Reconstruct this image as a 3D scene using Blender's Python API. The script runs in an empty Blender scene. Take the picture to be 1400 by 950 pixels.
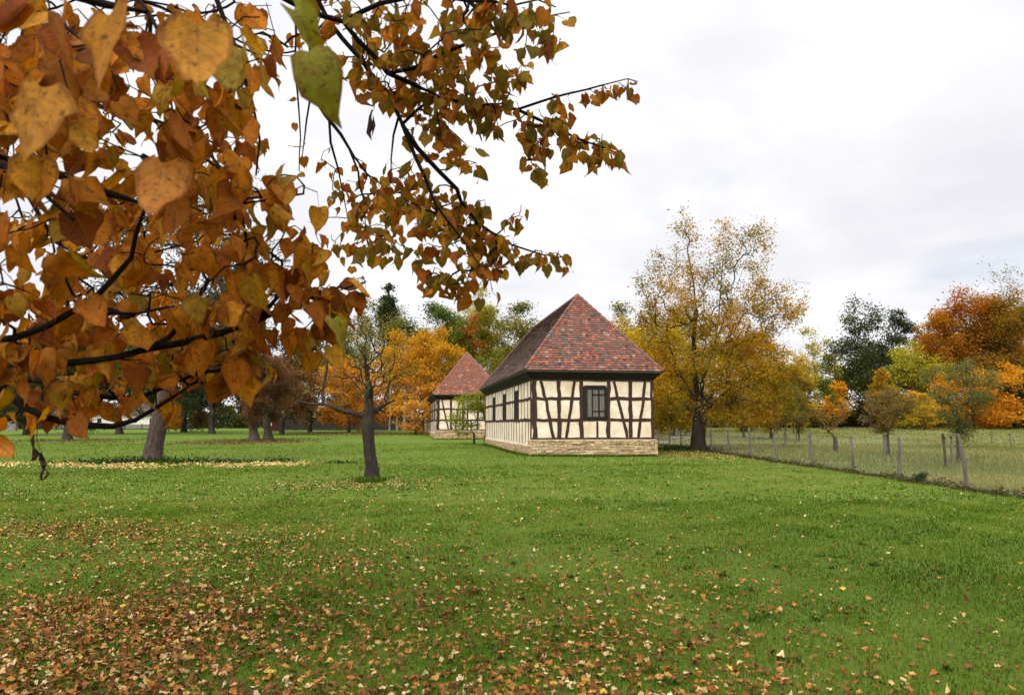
import bpy, math, random
import numpy as np
from mathutils import Vector

S = bpy.context.scene
COL = S.collection
R = math.radians
rng = np.random.default_rng(11)

# ------------------------------------------------------------------ camera
EYE = 1.6
F = 1011.0                     # focal length in photo pixels (1400 wide)
PITCH = math.atan(105 / F)
cam_d = bpy.data.cameras.new('camera')
cam_d.sensor_width = 36.0
cam_d.lens = 26.0
cam_d.clip_start = 0.05
cam_d.clip_end = 3000
cam_d.dof.use_dof = True
cam_d.dof.focus_distance = 16.0
cam_d.dof.aperture_fstop = 8.5
cam = bpy.data.objects.new('camera', cam_d)
COL.objects.link(cam)
cam.location = (0, 0, EYE)
cam.rotation_euler = (R(90) + PITCH, 0, 0)
S.camera = cam
cp, sp = math.cos(PITCH), math.sin(PITCH)


def at(px, py, d):
    """world point seen at photo pixel (px, py), d metres ahead of the camera"""
    xc, yc = (px - 700) / F, (475 - py) / F
    k = d / (cp - yc * sp)
    return np.array([xc * k, d, EYE + (sp + yc * cp) * k])


def project(p):
    p = np.atleast_2d(p)
    x, y, z = p[:, 0], p[:, 1], p[:, 2] - EYE
    f = y * cp + z * sp
    u = -y * sp + z * cp
    f = np.where(f < 0.02, 0.02, f)
    return 700 + F * x / f, 475 - F * u / f, y * cp + z * sp


def height(x, y):
    x = np.asarray(x, float)
    y = np.asarray(y, float)
    h = 0.012 * np.clip(y - 60, 0, 75) + 0.0 * x
    h = h + 0.025 * np.sin(x * 0.45 + 1.3) * np.sin(y * 0.38 + 0.4) + 0.02 * np.sin(x * 0.21 + y * 0.27)
    h = h - 0.10 * np.clip((x - 8) / 6, 0, 1) * np.clip((30 - y) / 10, 0, 1)
    return h


def ground_dist(py, x_px=700):
    d = 40.0
    for _ in range(60):
        X = (x_px - 700) / F * d
        d = 0.5 * d + 0.5 * (EYE - float(height(X, d))) * F / max(py - 580, 1.5)
    return d


# ------------------------------------------------------------------ helpers
def link(o, parent=None):
    COL.objects.link(o)
    if parent is not None:
        o.parent = parent
    return o


def thing(name, label, cat, loc=(0, 0, 0), rotz=0.0, group=None):
    o = bpy.data.objects.new(name, None)
    o.empty_display_size = 0.3
    o.location = loc
    o.rotation_euler = (0, 0, rotz)
    o['label'] = label
    o['category'] = cat
    if group:
        o['group'] = group
    return link(o)


def tag(o, label=None, cat=None, group=None, kind=None):
    if label:
        o['label'] = label
    if cat:
        o['category'] = cat
    if group:
        o['group'] = group
    if kind:
        o['kind'] = kind
    return o


def np_mesh(name, verts, faces_list, mat, col=None, smooth=False, uv=None):
    """verts (N,3); faces_list: list of (M,k) int arrays; col (N,3) per vertex"""
    me = bpy.data.meshes.new(name)
    verts = np.asarray(verts, np.float32)
    me.vertices.add(len(verts))
    me.vertices.foreach_set('co', verts.ravel())
    loops = np.concatenate([np.asarray(f, np.int32).ravel() for f in faces_list])
    totals = np.concatenate([np.full(len(f), np.asarray(f).shape[1], np.int32) for f in faces_list])
    starts = np.concatenate([[0], np.cumsum(totals)[:-1]]).astype(np.int32)
    me.loops.add(len(loops))
    me.loops.foreach_set('vertex_index', loops)
    me.polygons.add(len(totals))
    me.polygons.foreach_set('loop_start', starts)
    me.polygons.foreach_set('loop_total', totals)
    me.polygons.foreach_set('use_smooth', np.full(len(totals), smooth, bool))
    if col is not None:
        a = me.attributes.new('Col', 'FLOAT_COLOR', 'POINT')
        c = np.ones((len(verts), 4), np.float32)
        c[:, :3] = col
        a.data.foreach_set('color', c.ravel())
    if uv is not None:
        a = me.attributes.new('leafuv', 'FLOAT_VECTOR', 'POINT')
        c = np.zeros((len(verts), 3), np.float32)
        c[:, :uv.shape[1]] = uv
        a.data.foreach_set('vector', c.ravel())
    me.update(calc_edges=True)
    me.materials.append(mat)
    return me


def mesh_obj(name, me, parent=None, loc=(0, 0, 0)):
    o = bpy.data.objects.new(name, me)
    o.location = loc
    return link(o, parent)


class MB:
    """collects polygons for ONE mesh object"""

    def __init__(self):
        self.v, self.f, self.c = [], [], []
        self.n = 0

    def add(self, v, f, c=(1, 1, 1)):
        v = np.asarray(v, float)
        self.v.append(v)
        self.c.append(np.tile(np.asarray(c, float), (len(v), 1)))
        for q in f:
            self.f.append([i + self.n for i in q])
        self.n += len(v)

    def hexa(self, p, c=(1, 1, 1)):
        """8 corners: bottom 4 ccw, top 4 ccw"""
        self.add(p, [(3, 2, 1, 0), (4, 5, 6, 7), (0, 1, 5, 4), (1, 2, 6, 5), (2, 3, 7, 6), (3, 0, 4, 7)], c)

    def box(self, x0, x1, y0, y1, z0, z1, c=(1, 1, 1)):
        self.hexa([(x0, y0, z0), (x1, y0, z0), (x1, y1, z0), (x0, y1, z0),
                   (x0, y0, z1), (x1, y0, z1), (x1, y1, z1), (x0, y1, z1)], c)

    def tube(self, pts, rad, n=8, c=(1, 1, 1), jit=0.0, cap=True):
        pts = np.asarray(pts, float)
        k = len(pts)
        rad = np.broadcast_to(np.asarray(rad, float), (k,))
        tg = np.gradient(pts, axis=0)
        tg /= np.linalg.norm(tg, axis=1)[:, None] + 1e-9
        ref = np.array([0.31, 0.95, 0.05])
        if abs(tg.mean(0) @ ref) > 0.85:
            ref = np.array([0.9, 0.1, 0.42])
        a = np.cross(tg, ref)
        a /= np.linalg.norm(a, axis=1)[:, None] + 1e-9
        b = np.cross(tg, a)
        th = np.linspace(0, 2 * np.pi, n, endpoint=False)
        rr = rad[:, None] * (1 + jit * rng.standard_normal((k, n)))
        V = pts[:, None] + rr[..., None] * (np.cos(th)[None, :, None] * a[:, None] + np.sin(th)[None, :, None] * b[:, None])
        f = []
        for i in range(k - 1):
            for j in range(n):
                f.append((i * n + j, i * n + (j + 1) % n, (i + 1) * n + (j + 1) % n, (i + 1) * n + j))
        if cap:
            f.append(tuple(range(n))[::-1])
            f.append(tuple((k - 1) * n + j for j in range(n)))
        self.add(V.reshape(-1, 3), f, c)

    def build(self, name, mat, parent=None, smooth=False):
        me = bpy.data.meshes.new(name)
        V = np.concatenate(self.v)
        me.from_pydata(V.tolist(), [], self.f)
        a = me.attributes.new('Col', 'FLOAT_COLOR', 'POINT')
        c = np.ones((len(V), 4), np.float32)
        c[:, :3] = np.concatenate(self.c)
        a.data.foreach_set('color', c.ravel())
        if smooth:
            me.polygons.foreach_set('use_smooth', np.ones(len(me.polygons), bool))
        me.materials.append(mat)
        return mesh_obj(name, me, parent)


# ------------------------------------------------------------------ materials
def new_mat(name):
    m = bpy.data.materials.new(name)
    m.use_nodes = True
    nt = m.node_tree
    nt.nodes.clear()
    out = nt.nodes.new('ShaderNodeOutputMaterial')
    return m, nt, out


def N(nt, t, **kw):
    n = nt.nodes.new(t)
    for k, v in kw.items():
        if k in n.inputs:
            n.inputs[k].default_value = v
        else:
            setattr(n, k, v)
    return n


def noise(nt, vec, scale, detail=4.0, rough=0.55, dist=0.0):
    n = N(nt, 'ShaderNodeTexNoise', Scale=scale, Detail=detail, Roughness=rough, Distortion=dist)
    nt.links.new(vec, n.inputs['Vector'])
    return n.outputs['Fac']


def ramp(nt, fac, stops):
    n = nt.nodes.new('ShaderNodeValToRGB')
    els = n.color_ramp.elements
    while len(els) < len(stops):
        els.new(0.5)
    for e, (p, c) in zip(els, stops):
        e.position = p
        e.color = (*c, 1) if len(c) == 3 else c
    nt.links.new(fac, n.inputs['Fac'])
    return n.outputs['Color']


def mix(nt, fac, a, b, mode='MIX'):
    n = nt.nodes.new('ShaderNodeMix')
    n.data_type = 'RGBA'
    n.blend_type = mode
    for sock, val in ((n.inputs['Factor'], fac), (n.inputs[6], a), (n.inputs[7], b)):
        if isinstance(val, (int, float)):
            sock.default_value = val
        elif isinstance(val, tuple):
            sock.default_value = (*val, 1)
        else:
            nt.links.new(val, sock)
    return n.outputs[2]


def mth(nt, op, a, b=0.0, clamp=False):
    n = nt.nodes.new('ShaderNodeMath')
    n.operation = op
    n.use_clamp = clamp
    for sock, val in ((n.inputs[0], a), (n.inputs[1], b)):
        if isinstance(val, (int, float)):
            sock.default_value = val
        else:
            nt.links.new(val, sock)
    return n.outputs[0]


def bump(nt, h, strength, dist):
    n = N(nt, 'ShaderNodeBump', Strength=strength, Distance=dist)
    nt.links.new(h, n.inputs['Height'])
    return n.outputs['Normal']


def principled(nt, out, color, rough=0.8, normal=None, spec=0.3):
    b = nt.nodes.new('ShaderNodeBsdfPrincipled')
    if isinstance(color, tuple):
        b.inputs['Base Color'].default_value = (*color, 1)
    else:
        nt.links.new(color, b.inputs['Base Color'])
    b.inputs['Roughness'].default_value = rough
    b.inputs['Specular IOR Level'].default_value = spec
    if normal is not None:
        nt.links.new(normal, b.inputs['Normal'])
    nt.links.new(b.outputs[0], out.inputs['Surface'])
    return b


def objpos(nt):
    return nt.nodes.new('ShaderNodeTexCoord').outputs['Object']


def vcol(nt):
    return N(nt, 'ShaderNodeAttribute', attribute_name='Col').outputs['Color']


def m_foliage(name, trans=0.35):
    m, nt, out = new_mat(name)
    c = vcol(nt)
    d = nt.nodes.new('ShaderNodeBsdfDiffuse')
    t = nt.nodes.new('ShaderNodeBsdfTranslucent')
    nt.links.new(c, d.inputs['Color'])
    tc = mix(nt, 0.5, c, c, 'MULTIPLY')
    hs = N(nt, 'ShaderNodeHueSaturation', Saturation=1.15, Value=1.25)
    nt.links.new(c, hs.inputs['Color'])
    nt.links.new(hs.outputs[0], t.inputs['Color'])
    mx = N(nt, 'ShaderNodeMixShader')
    mx.inputs[0].default_value = trans
    nt.links.new(d.outputs[0], mx.inputs[1])
    nt.links.new(t.outputs[0], mx.inputs[2])
    nt.links.new(mx.outputs[0], out.inputs['Surface'])
    return m


def m_litter(name):
    m, nt, out = new_mat(name)
    pos = objpos(nt)
    n = noise(nt, pos, 55, 4, 0.65)
    c = mix(nt, mth(nt, 'MULTIPLY', ramp(nt, n, [(0.44, (0, 0, 0)), (0.60, (1, 1, 1))]), 0.6), vcol(nt), mix(nt, 0.75, vcol(nt), (0.055, 0.022, 0.008)))
    principled(nt, out, c, 0.75, bump(nt, n, 0.7, 0.006), 0.15)
    return m


def m_leaf_close(name):
    """foreground lime leaves: veins, blotches, brown margins, all in leaf coordinates"""
    m, nt, out = new_mat(name)
    c = vcol(nt)
    uv = N(nt, 'ShaderNodeAttribute', attribute_name='leafuv').outputs['Vector']
    sx = nt.nodes.new('ShaderNodeSeparateXYZ')
    nt.links.new(uv, sx.inputs[0])
    u, v, rnd = sx.outputs
    au = mth(nt, 'ABSOLUTE', u)
    pos = objpos(nt)
    n1 = noise(nt, pos, 48, 6, 0.72)
    n2 = noise(nt, pos, 110, 4, 0.65)
    blot = ramp(nt, n1, [(0.44, (0, 0, 0)), (0.58, (1, 1, 1))])
    c1 = mix(nt, mth(nt, 'MULTIPLY', blot, 0.62), c, mix(nt, 0.72, c, (0.13, 0.032, 0.006)))
    patch = ramp(nt, noise(nt, pos, 17, 2, 0.5), [(0.47, (0, 0, 0)), (0.60, (1, 1, 1))])
    c1 = mix(nt, mth(nt, 'MULTIPLY', patch, 0.35), c1, mix(nt, 0.4, c, (0.36, 0.24, 0.03)))
    spots = ramp(nt, n2, [(0.57, (0, 0, 0)), (0.64, (1, 1, 1))])
    c2 = mix(nt, mth(nt, 'MULTIPLY', spots, 0.8), c1, (0.085, 0.032, 0.012))
    # margin going brown
    edge = ramp(nt, mth(nt, 'ADD', au, mth(nt, 'MULTIPLY', n1, 0.25)), [(0.92, (0, 0, 0)), (1.12, (1, 1, 1))])
    c3 = mix(nt, mth(nt, 'MULTIPLY', edge, 0.55), c2, (0.13, 0.045, 0.015))
    # veins
    mid = ramp(nt, au, [(0.015, (1, 1, 1)), (0.05, (0, 0, 0))])
    w = mth(nt, 'FRACT', mth(nt, 'MULTIPLY', mth(nt, 'SUBTRACT', v, mth(nt, 'MULTIPLY', au, 0.33)), 7.0))
    side = ramp(nt, mth(nt, 'ABSOLUTE', mth(nt, 'SUBTRACT', w, 0.5)), [(0.03, (1, 1, 1)), (0.09, (0, 0, 0))])
    vein = mth(nt, 'ADD', mth(nt, 'MULTIPLY', mid, 0.55), mth(nt, 'MULTIPLY', side, 0.22))
    c4 = mix(nt, vein, c3, mix(nt, 0.5, c, (0.42, 0.28, 0.12)))
    nrm = bump(nt, mth(nt, 'ADD', n1, mth(nt, 'MULTIPLY', vein, -0.7)), 0.9, 0.006)
    b = N(nt, 'ShaderNodeBsdfPrincipled', Roughness=0.6)
    b.inputs['Specular IOR Level'].default_value = 0.10
    nt.links.new(c4, b.inputs['Base Color'])
    nt.links.new(nrm, b.inputs['Normal'])
    t = nt.nodes.new('ShaderNodeBsdfTranslucent')
    hs = N(nt, 'ShaderNodeHueSaturation', Saturation=1.2, Value=1.05)
    nt.links.new(c4, hs.inputs['Color'])
    nt.links.new(hs.outputs[0], t.inputs['Color'])
    mx = N(nt, 'ShaderNodeMixShader')
    mx.inputs[0].default_value = 0.42
    nt.links.new(b.outputs[0], mx.inputs[1])
    nt.links.new(t.outputs[0], mx.inputs[2])
    nt.links.new(mx.outputs[0], out.inputs['Surface'])
    return m


def m_bark(name, dark, light, scale=6.0):
    m, nt, out = new_mat(name)
    pos = objpos(nt)
    mp = N(nt, 'ShaderNodeMapping')
    mp.inputs['Scale'].default_value = (1, 1, 0.22)
    nt.links.new(pos, mp.inputs['Vector'])
    n = noise(nt, mp.outputs[0], scale * 3, 6, 0.65, 0.4)
    n2 = noise(nt, pos, 1.3, 3)
    c = ramp(nt, n, [(0.34, dark), (0.66, light)])
    c = mix(nt, mth(nt, 'MULTIPLY', ramp(nt, n2, [(0.5, (0, 0, 0)), (0.7, (1, 1, 1))]), 0.35), c, (0.075, 0.08, 0.045))
    principled(nt, out, c, 0.9, bump(nt, n, 0.9, 0.03))
    return m


def m_twig(name, color):
    m, nt, out = new_mat(name)
    n = noise(nt, objpos(nt), 90, 3)
    c = ramp(nt, n, [(0.35, tuple(x * 0.6 for x in color)), (0.7, tuple(x * 1.5 for x in color))])
    principled(nt, out, c, 0.9, bump(nt, n, 0.4, 0.004), 0.08)
    return m


def m_ground():
    m, nt, out = new_mat('ground_turf')
    geo = nt.nodes.new('ShaderNodeNewGeometry').outputs['Position']
    sx = nt.nodes.new('ShaderNodeSeparateXYZ')
    nt.links.new(geo, sx.inputs[0])
    n_fine = noise(nt, geo, 22, 6, 0.7)
    n_mid = noise(nt, geo, 1.6, 5, 0.6)
    n_big = noise(nt, geo, 0.16, 4, 0.55)
    lawn = ramp(nt, n_fine, [(0.30, (0.022, 0.042, 0.006)), (0.50, (0.066, 0.113, 0.008)), (0.74, (0.132, 0.176, 0.024))])
    lawn = mix(nt, mth(nt, 'MULTIPLY', ramp(nt, n_mid, [(0.42, (0, 0, 0)), (0.68, (1, 1, 1))]), 0.45), lawn, (0.125, 0.150, 0.030))
    lawn = mix(nt, mth(nt, 'MULTIPLY', ramp(nt, n_big, [(0.45, (0, 0, 0)), (0.62, (1, 1, 1))]), 0.5), lawn, (0.098, 0.150, 0.016))
    mead = ramp(nt, n_fine, [(0.28, (0.055, 0.072, 0.026)), (0.5, (0.105, 0.125, 0.046)), (0.75, (0.24, 0.22, 0.095))])
    mead = mix(nt, mth(nt, 'MULTIPLY', ramp(nt, n_mid, [(0.45, (0, 0, 0)), (0.7, (1, 1, 1))]), 0.45), mead, (0.15, 0.13, 0.055))
    side = ramp(nt, mth(nt, 'ADD', mth(nt, 'MULTIPLY', mth(nt, 'SUBTRACT', sx.outputs[0], 11.6), 1.2), mth(nt, 'ADD', 0.0, n_mid)),
                [(0.35, (0, 0, 0)), (0.75, (1, 1, 1))])
    c = mix(nt, side, lawn, mead)
    # woodland floor beyond the field
    far = ramp(nt, mth(nt, 'ADD', mth(nt, 'MULTIPLY', mth(nt, 'SUBTRACT', sx.outputs[1], 146.0), 0.05), n_mid), [(0.4, (0, 0, 0)), (0.7, (1, 1, 1))])
    c = mix(nt, far, c, (0.045, 0.04, 0.02))
    principled(nt, out, c, 0.95, bump(nt, mth(nt, 'ADD', n_fine, mth(nt, 'MULTIPLY', n_mid, 1.0)), 0.8, 0.06), 0.1)
    return m


def m_plaster():
    m, nt, out = new_mat('lime_plaster')
    pos = objpos(nt)
    n1 = noise(nt, pos, 0.9, 6, 0.68)
    n2 = noise(nt, pos, 6, 6, 0.72)
    n3 = noise(nt, pos, 2.2, 4, 0.65, 0.8)
    c = ramp(nt, n1, [(0.30, (0.48, 0.35, 0.215)), (0.48, (0.63, 0.515, 0.375)), (0.66, (0.70, 0.62, 0.50))])
    c = mix(nt, mth(nt, 'MULTIPLY', ramp(nt, n2, [(0.5, (0, 0, 0)), (0.70, (1, 1, 1))]), 0.5), c, (0.42, 0.29, 0.165))
    c = mix(nt, mth(nt, 'MULTIPLY', ramp(nt, n3, [(0.56, (0, 0, 0)), (0.66, (1, 1, 1))]), 0.55), c, (0.78, 0.73, 0.62))
    principled(nt, out, c, 0.92, bump(nt, n2, 0.35, 0.02), 0.15)
    return m


def m_vcol(name, rough=0.85, nscale=14.0, lo=0.65, hi=1.3, bmp=0.4, bd=0.02, spec=0.2):
    m, nt, out = new_mat(name)
    n = noise(nt, objpos(nt), nscale, 5, 0.65)
    c = mix(nt, 1.0, vcol(nt), ramp(nt, n, [(0.3, (lo,) * 3), (0.7, (min(hi, 1.0),) * 3)]), 'MULTIPLY')
    principled(nt, out, c, rough, bump(nt, n, bmp, bd), spec)
    return m


def m_tile():
    m, nt, out = new_mat('roof_tile')
    pos = objpos(nt)
    n = noise(nt, pos, 30, 5, 0.65)
    big = noise(nt, pos, 0.9, 5, 0.65, 0.8)
    c = mix(nt, 1.0, vcol(nt), ramp(nt, n, [(0.3, (0.6,) * 3), (0.7, (1.0,) * 3)]), 'MULTIPLY')
    c = mix(nt, mth(nt, 'MULTIPLY', ramp(nt, big, [(0.50, (0, 0, 0)), (0.66, (1, 1, 1))]), 0.5), c, (0.105, 0.085, 0.062))
    c = mix(nt, mth(nt, 'MULTIPLY', ramp(nt, noise(nt, pos, 7, 4, 0.7), [(0.60, (0, 0, 0)), (0.68, (1, 1, 1))]), 0.32), c, (0.22, 0.19, 0.15))
    principled(nt, out, c, 0.85, bump(nt, n, 0.3, 0.01), 0.2)
    return m


def m_wood(name, a, b, scale=7.0, stretch=(0.25, 0.25, 1)):
    m, nt, out = new_mat(name)
    mp = N(nt, 'ShaderNodeMapping')
    mp.inputs['Scale'].default_value = stretch
    nt.links.new(objpos(nt), mp.inputs['Vector'])
    n = noise(nt, mp.outputs[0], scale, 6, 0.7, 0.5)
    c = ramp(nt, n, [(0.3, a), (0.7, b)])
    principled(nt, out, c, 0.85, bump(nt, n, 0.6, 0.01), 0.2)
    return m


def m_plain(name, c, rough=0.6, spec=0.4, metal=0.0):
    m, nt, out = new_mat(name)
    n = noise(nt, objpos(nt), 20, 4)
    col = ramp(nt, n, [(0.3, tuple(x * 0.75 for x in c)), (0.7, tuple(min(1, x * 1.2) for x in c))])
    b = principled(nt, out, col, rough, None, spec)
    b.inputs['Metallic'].default_value = metal
    return m


MAT = dict(
    foliage=m_foliage('foliage', 0.45), litter=m_litter('leaf_litter'), leafclose=m_leaf_close('lime_leaf'), grass=m_foliage('grass_blade', 0.25),
    bark=m_bark('bark', (0.014, 0.010, 0.007), (0.070, 0.050, 0.036)),
    bark_dark=m_bark('bark_old', (0.004, 0.003, 0.002), (0.040, 0.025, 0.016), 7.0),
    bark_red=m_bark('bark_reddish', (0.014, 0.009, 0.007), (0.090, 0.057, 0.041)),
    bark_pale=m_bark('bark_pale', (0.12, 0.105, 0.085), (0.34, 0.31, 0.27)),
    twig=m_twig('lime_twig', (0.010, 0.0065, 0.005)),
    ground=m_ground(), plaster=m_plaster(),
    tile=m_tile(),
    stone=m_vcol('limestone', 0.9, 11, 0.6, 1.0, 0.8, 0.03),
    timber=m_wood('oak_timber', (0.018, 0.0085, 0.006), (0.060, 0.030, 0.020), 12, (1, 1, 1)),
    soffit=m_wood('eave_board', (0.008, 0.007, 0.006), (0.022, 0.018, 0.016), 6, (1, 1, 1)),
    greyboard=m_wood('weathered_board', (0.065, 0.055, 0.045), (0.19, 0.165, 0.135), 22, (1, 1, 0.08)),
    gutter=m_wood('eave_edge', (0.16, 0.125, 0.10), (0.30, 0.25, 0.205), 9, (1, 1, 1)),
    glass=m_plain('old_glass', (0.035, 0.031, 0.027), 0.25, 0.5),
    dark=m_plain('dark_opening', (0.011, 0.009, 0.008), 0.7, 0.2),
    post=m_wood('fence_post', (0.035, 0.027, 0.021), (0.17, 0.14, 0.115), 16, (1, 1, 0.12)),
    wire=m_plain('fence_wire', (0.20, 0.20, 0.19), 0.6, 0.3, 0.0),
    darkboard=m_wood('dark_board', (0.012, 0.010, 0.009), (0.045, 0.036, 0.03), 5, (1, 1, 0.1)),
    redboard=m_wood('red_board', (0.085, 0.008, 0.008), (0.15, 0.016, 0.014), 5, (1, 1, 0.2)),
    cream=m_plain('cream_render', (0.62, 0.58, 0.50), 0.9, 0.1),
    white=m_plain('white_paint', (0.75, 0.74, 0.70), 0.6, 0.3),
    greywall=m_vcol('grey_wall', 0.9, 3, 0.6, 1.0, 0.6, 0.03),
    path=m_plain('gravel', (0.20, 0.185, 0.16), 0.95, 0.1),
)

# ------------------------------------------------------------------ light
SUN_EL, SUN_AZ = R(44), R(205)     # azimuth clockwise from +Y: behind the camera, slightly left
sun_dir = Vector((math.sin(SUN_AZ) * math.cos(SUN_EL), math.cos(SUN_AZ) * math.cos(SUN_EL), math.sin(SUN_EL)))
sl = bpy.data.lights.new('sun', 'SUN')
sl.energy = 1.5
sl.angle = R(14)
sl.color = (1.0, 0.95, 0.87)
so = bpy.data.objects.new('sun', sl)
link(so)
so.rotation_euler = (-sun_dir).to_track_quat('-Z', 'Y').to_euler()
so.location = (0, -20, 40)

w = bpy.data.worlds.new('World')
S.world = w
w.use_nodes = True
nt = w.node_tree
nt.nodes.clear()
wo = nt.nodes.new('ShaderNodeOutputWorld')
bg = N(nt, 'ShaderNodeBackground', Strength=0.1)
nt.links.new(bg.outputs[0], wo.inputs[0])
sky = nt.nodes.new('ShaderNodeTexSky')
sky.sky_type = 'NISHITA'
sky.sun_disc = False
sky.sun_elevation = SUN_EL
sky.sun_rotation = SUN_AZ
sky.air_density = 1.0
sky.dust_density = 1.5
tc = nt.nodes.new('ShaderNodeTexCoord').outputs['Generated']
sxyz = nt.nodes.new('ShaderNodeSeparateXYZ')
nt.links.new(tc, sxyz.inputs[0])
zc = mth(nt, 'MAXIMUM', sxyz.outputs[2], 0.0)
# cloud layer seen in perspective: direction divided by (z + small)
dv = mth(nt, 'ADD', zc, 0.22)
cx = mth(nt, 'DIVIDE', sxyz.outputs[0], dv)
cy = mth(nt, 'DIVIDE', sxyz.outputs[1], dv)
cv = nt.nodes.new('ShaderNodeCombineXYZ')
nt.links.new(cx, cv.inputs[0])
nt.links.new(cy, cv.inputs[1])
cn = noise(nt, cv.outputs[0], 0.85, 6, 0.52, 0.5)
cn2 = noise(nt, cv.outputs[0], 2.3, 4, 0.5, 0.3)
cc = ramp(nt, mth(nt, 'ADD', mth(nt, 'MULTIPLY', cn, 0.7), mth(nt, 'MULTIPLY', cn2, 0.3)),
          [(0.38, (0.82, 0.82, 0.87)), (0.47, (0.92, 0.92, 0.95)), (0.55, (1.03, 1.03, 1.045))])
# overcast: brighter towards the zenith and round the hidden sun
lift = nt.nodes.new('ShaderNodeMapRange')
lift.interpolation_type = 'SMOOTHSTEP'
nt.links.new(zc, lift.inputs[0])
lift.inputs[1].default_value = 0.45
lift.inputs[2].default_value = 0.95
lift.inputs[3].default_value = 8.6
lift.inputs[4].default_value = 24.0
dot = nt.nodes.new('ShaderNodeVectorMath')
dot.operation = 'DOT_PRODUCT'
nt.links.new(tc, dot.inputs[0])
dot.inputs[1].default_value = sun_dir
glow = mth(nt, 'MULTIPLY', mth(nt, 'POWER', mth(nt, 'MAXIMUM', dot.outputs['Value'], 0.0), 2.0), 16.0)
lev = mth(nt, 'ADD', lift.outputs[0], glow)
vm = nt.nodes.new('ShaderNodeVectorMath')
vm.operation = 'SCALE'
nt.links.new(cc, vm.inputs[0])
nt.links.new(lev, vm.inputs['Scale'])
gap = ramp(nt, noise(nt, cv.outputs[0], 1.7, 3, 0.5, 0.2), [(0.30, (0.72, 0.72, 0.72)), (0.42, (0.985, 0.985, 0.985))])
skyc = mix(nt, gap, sky.outputs[0], vm.outputs[0])
nt.links.new(skyc, bg.inputs[0])

vs = S.view_settings
vs.view_transform = 'Standard'
vs.look = 'None'
vs.exposure = 0.28
vs.gamma = 1.0
vs.use_curve_mapping = False
S.render.engine = 'CYCLES'
S.cycles.max_bounces = 6
S.cycles.diffuse_bounces = 3
S.cycles.glossy_bounces = 2
S.cycles.transmission_bounces = 4
S.cycles.use_denoising = True


# ------------------------------------------------------------------ ground
def build_ground():
    def axis(lo, hi, dense_lo, dense_hi, step):
        a = list(np.arange(dense_lo, dense_hi + 1e-6, step))
        v, s = dense_hi, step
        while v < hi:
            s *= 1.25
            v += s
            a.append(v)
        v, s = dense_lo, step
        while v > lo:
            s *= 1.25
            v -= s
            a.insert(0, v)
        return np.array(a)
    xs = axis(-1500, 1500, -40, 40, 1.0)
    ys = axis(-400, 2500, -6, 150, 1.0)
    X, Y = np.meshgrid(xs, ys)
    Z = height(X, Y)
    V = np.stack([X, Y, Z], -1).reshape(-1, 3)
    nx, ny = len(xs), len(ys)
    i = np.arange((ny - 1) * (nx - 1))
    r, c = i // (nx - 1), i % (nx - 1)
    a = r * nx + c
    f = np.stack([a, a + 1, a + nx + 1, a + nx], 1)
    o = mesh_obj('ground', np_mesh('ground', V, [f], MAT['ground'], smooth=True))
    tag(o, kind='structure')


build_ground()


# ------------------------------------------------------------------ scatter helpers
def wav(x, y, seed, scale):
    r = np.random.default_rng(seed)
    s = 0
    for _ in range(7):
        a = r.uniform(0, 2 * np.pi)
        k = scale * r.uniform(0.5, 2.0)
        s = s + np.sin((x * math.cos(a) + y * math.sin(a)) * k + r.uniform(0, 6.28))
    return s / 7 ** 0.5


def blades(P, h, wd, lean, col, tipmul=1.15):
    """grass blades: one quad + one tip triangle each"""
    n = len(P)
    yaw = rng.uniform(0, 2 * np.pi, n)
    la = rng.uniform(0, 2 * np.pi, n)
    wv = np.stack([np.cos(yaw), np.sin(yaw), 0 * yaw], 1) * wd[:, None] * 0.5
    lv = np.stack([np.cos(la), np.sin(la), 0 * la], 1) * (lean * h)[:, None]
    up = np.stack([0 * h, 0 * h, h], 1)
    p0 = P - wv
    p1 = P + wv
    m = P + up * 0.58 + lv * 0.35
    t = P + up * (1 - 0.35 * lean[:, None]) + lv
    V = np.stack([p0, p1, m + wv * 0.75, m - wv * 0.75, t], 1).reshape(-1, 3)
    b = np.arange(n) * 5
    q = np.stack([b, b + 1, b + 2, b + 3], 1)
    tr = np.stack([b + 3, b + 2, b + 4], 1)
    C = np.repeat(col[:, None, :], 5, 1)
    C[:, 4] *= tipmul
    return V, q, tr, C.reshape(-1, 3)


def frustum_pts(n, y0, y1, margin=2.5, slope=0.76, x_hi=None, x_lo=None):
    """points uniform per area inside the visible wedge (with margin)"""
    y = np.sqrt(rng.uniform(0, 1, n) * ((y1 + margin) ** 2 - (y0 + margin) ** 2) + (y0 + margin) ** 2) - margin
    hw = slope * y + margin
    x = rng.uniform(-1, 1, n) * hw
    k = np.ones(n, bool)
    if x_hi is not None:
        k &= x < x_hi
    if x_lo is not None:
        k &= x > x_lo
    return x[k], y[k]


def pick(pal, n, t=None):
    pal = np.asarray(pal, float)
    if t is None:
        t = rng.uniform(0, 1, n)
    i = np.clip((t * len(pal)).astype(int), 0, len(pal) - 1)
    j = np.clip(i + rng.integers(-1, 2, n), 0, len(pal) - 1)
    m = rng.uniform(0, 1, n)[:, None] * 0.6
    return pal[i] * (1 - m) + pal[j] * m


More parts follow.
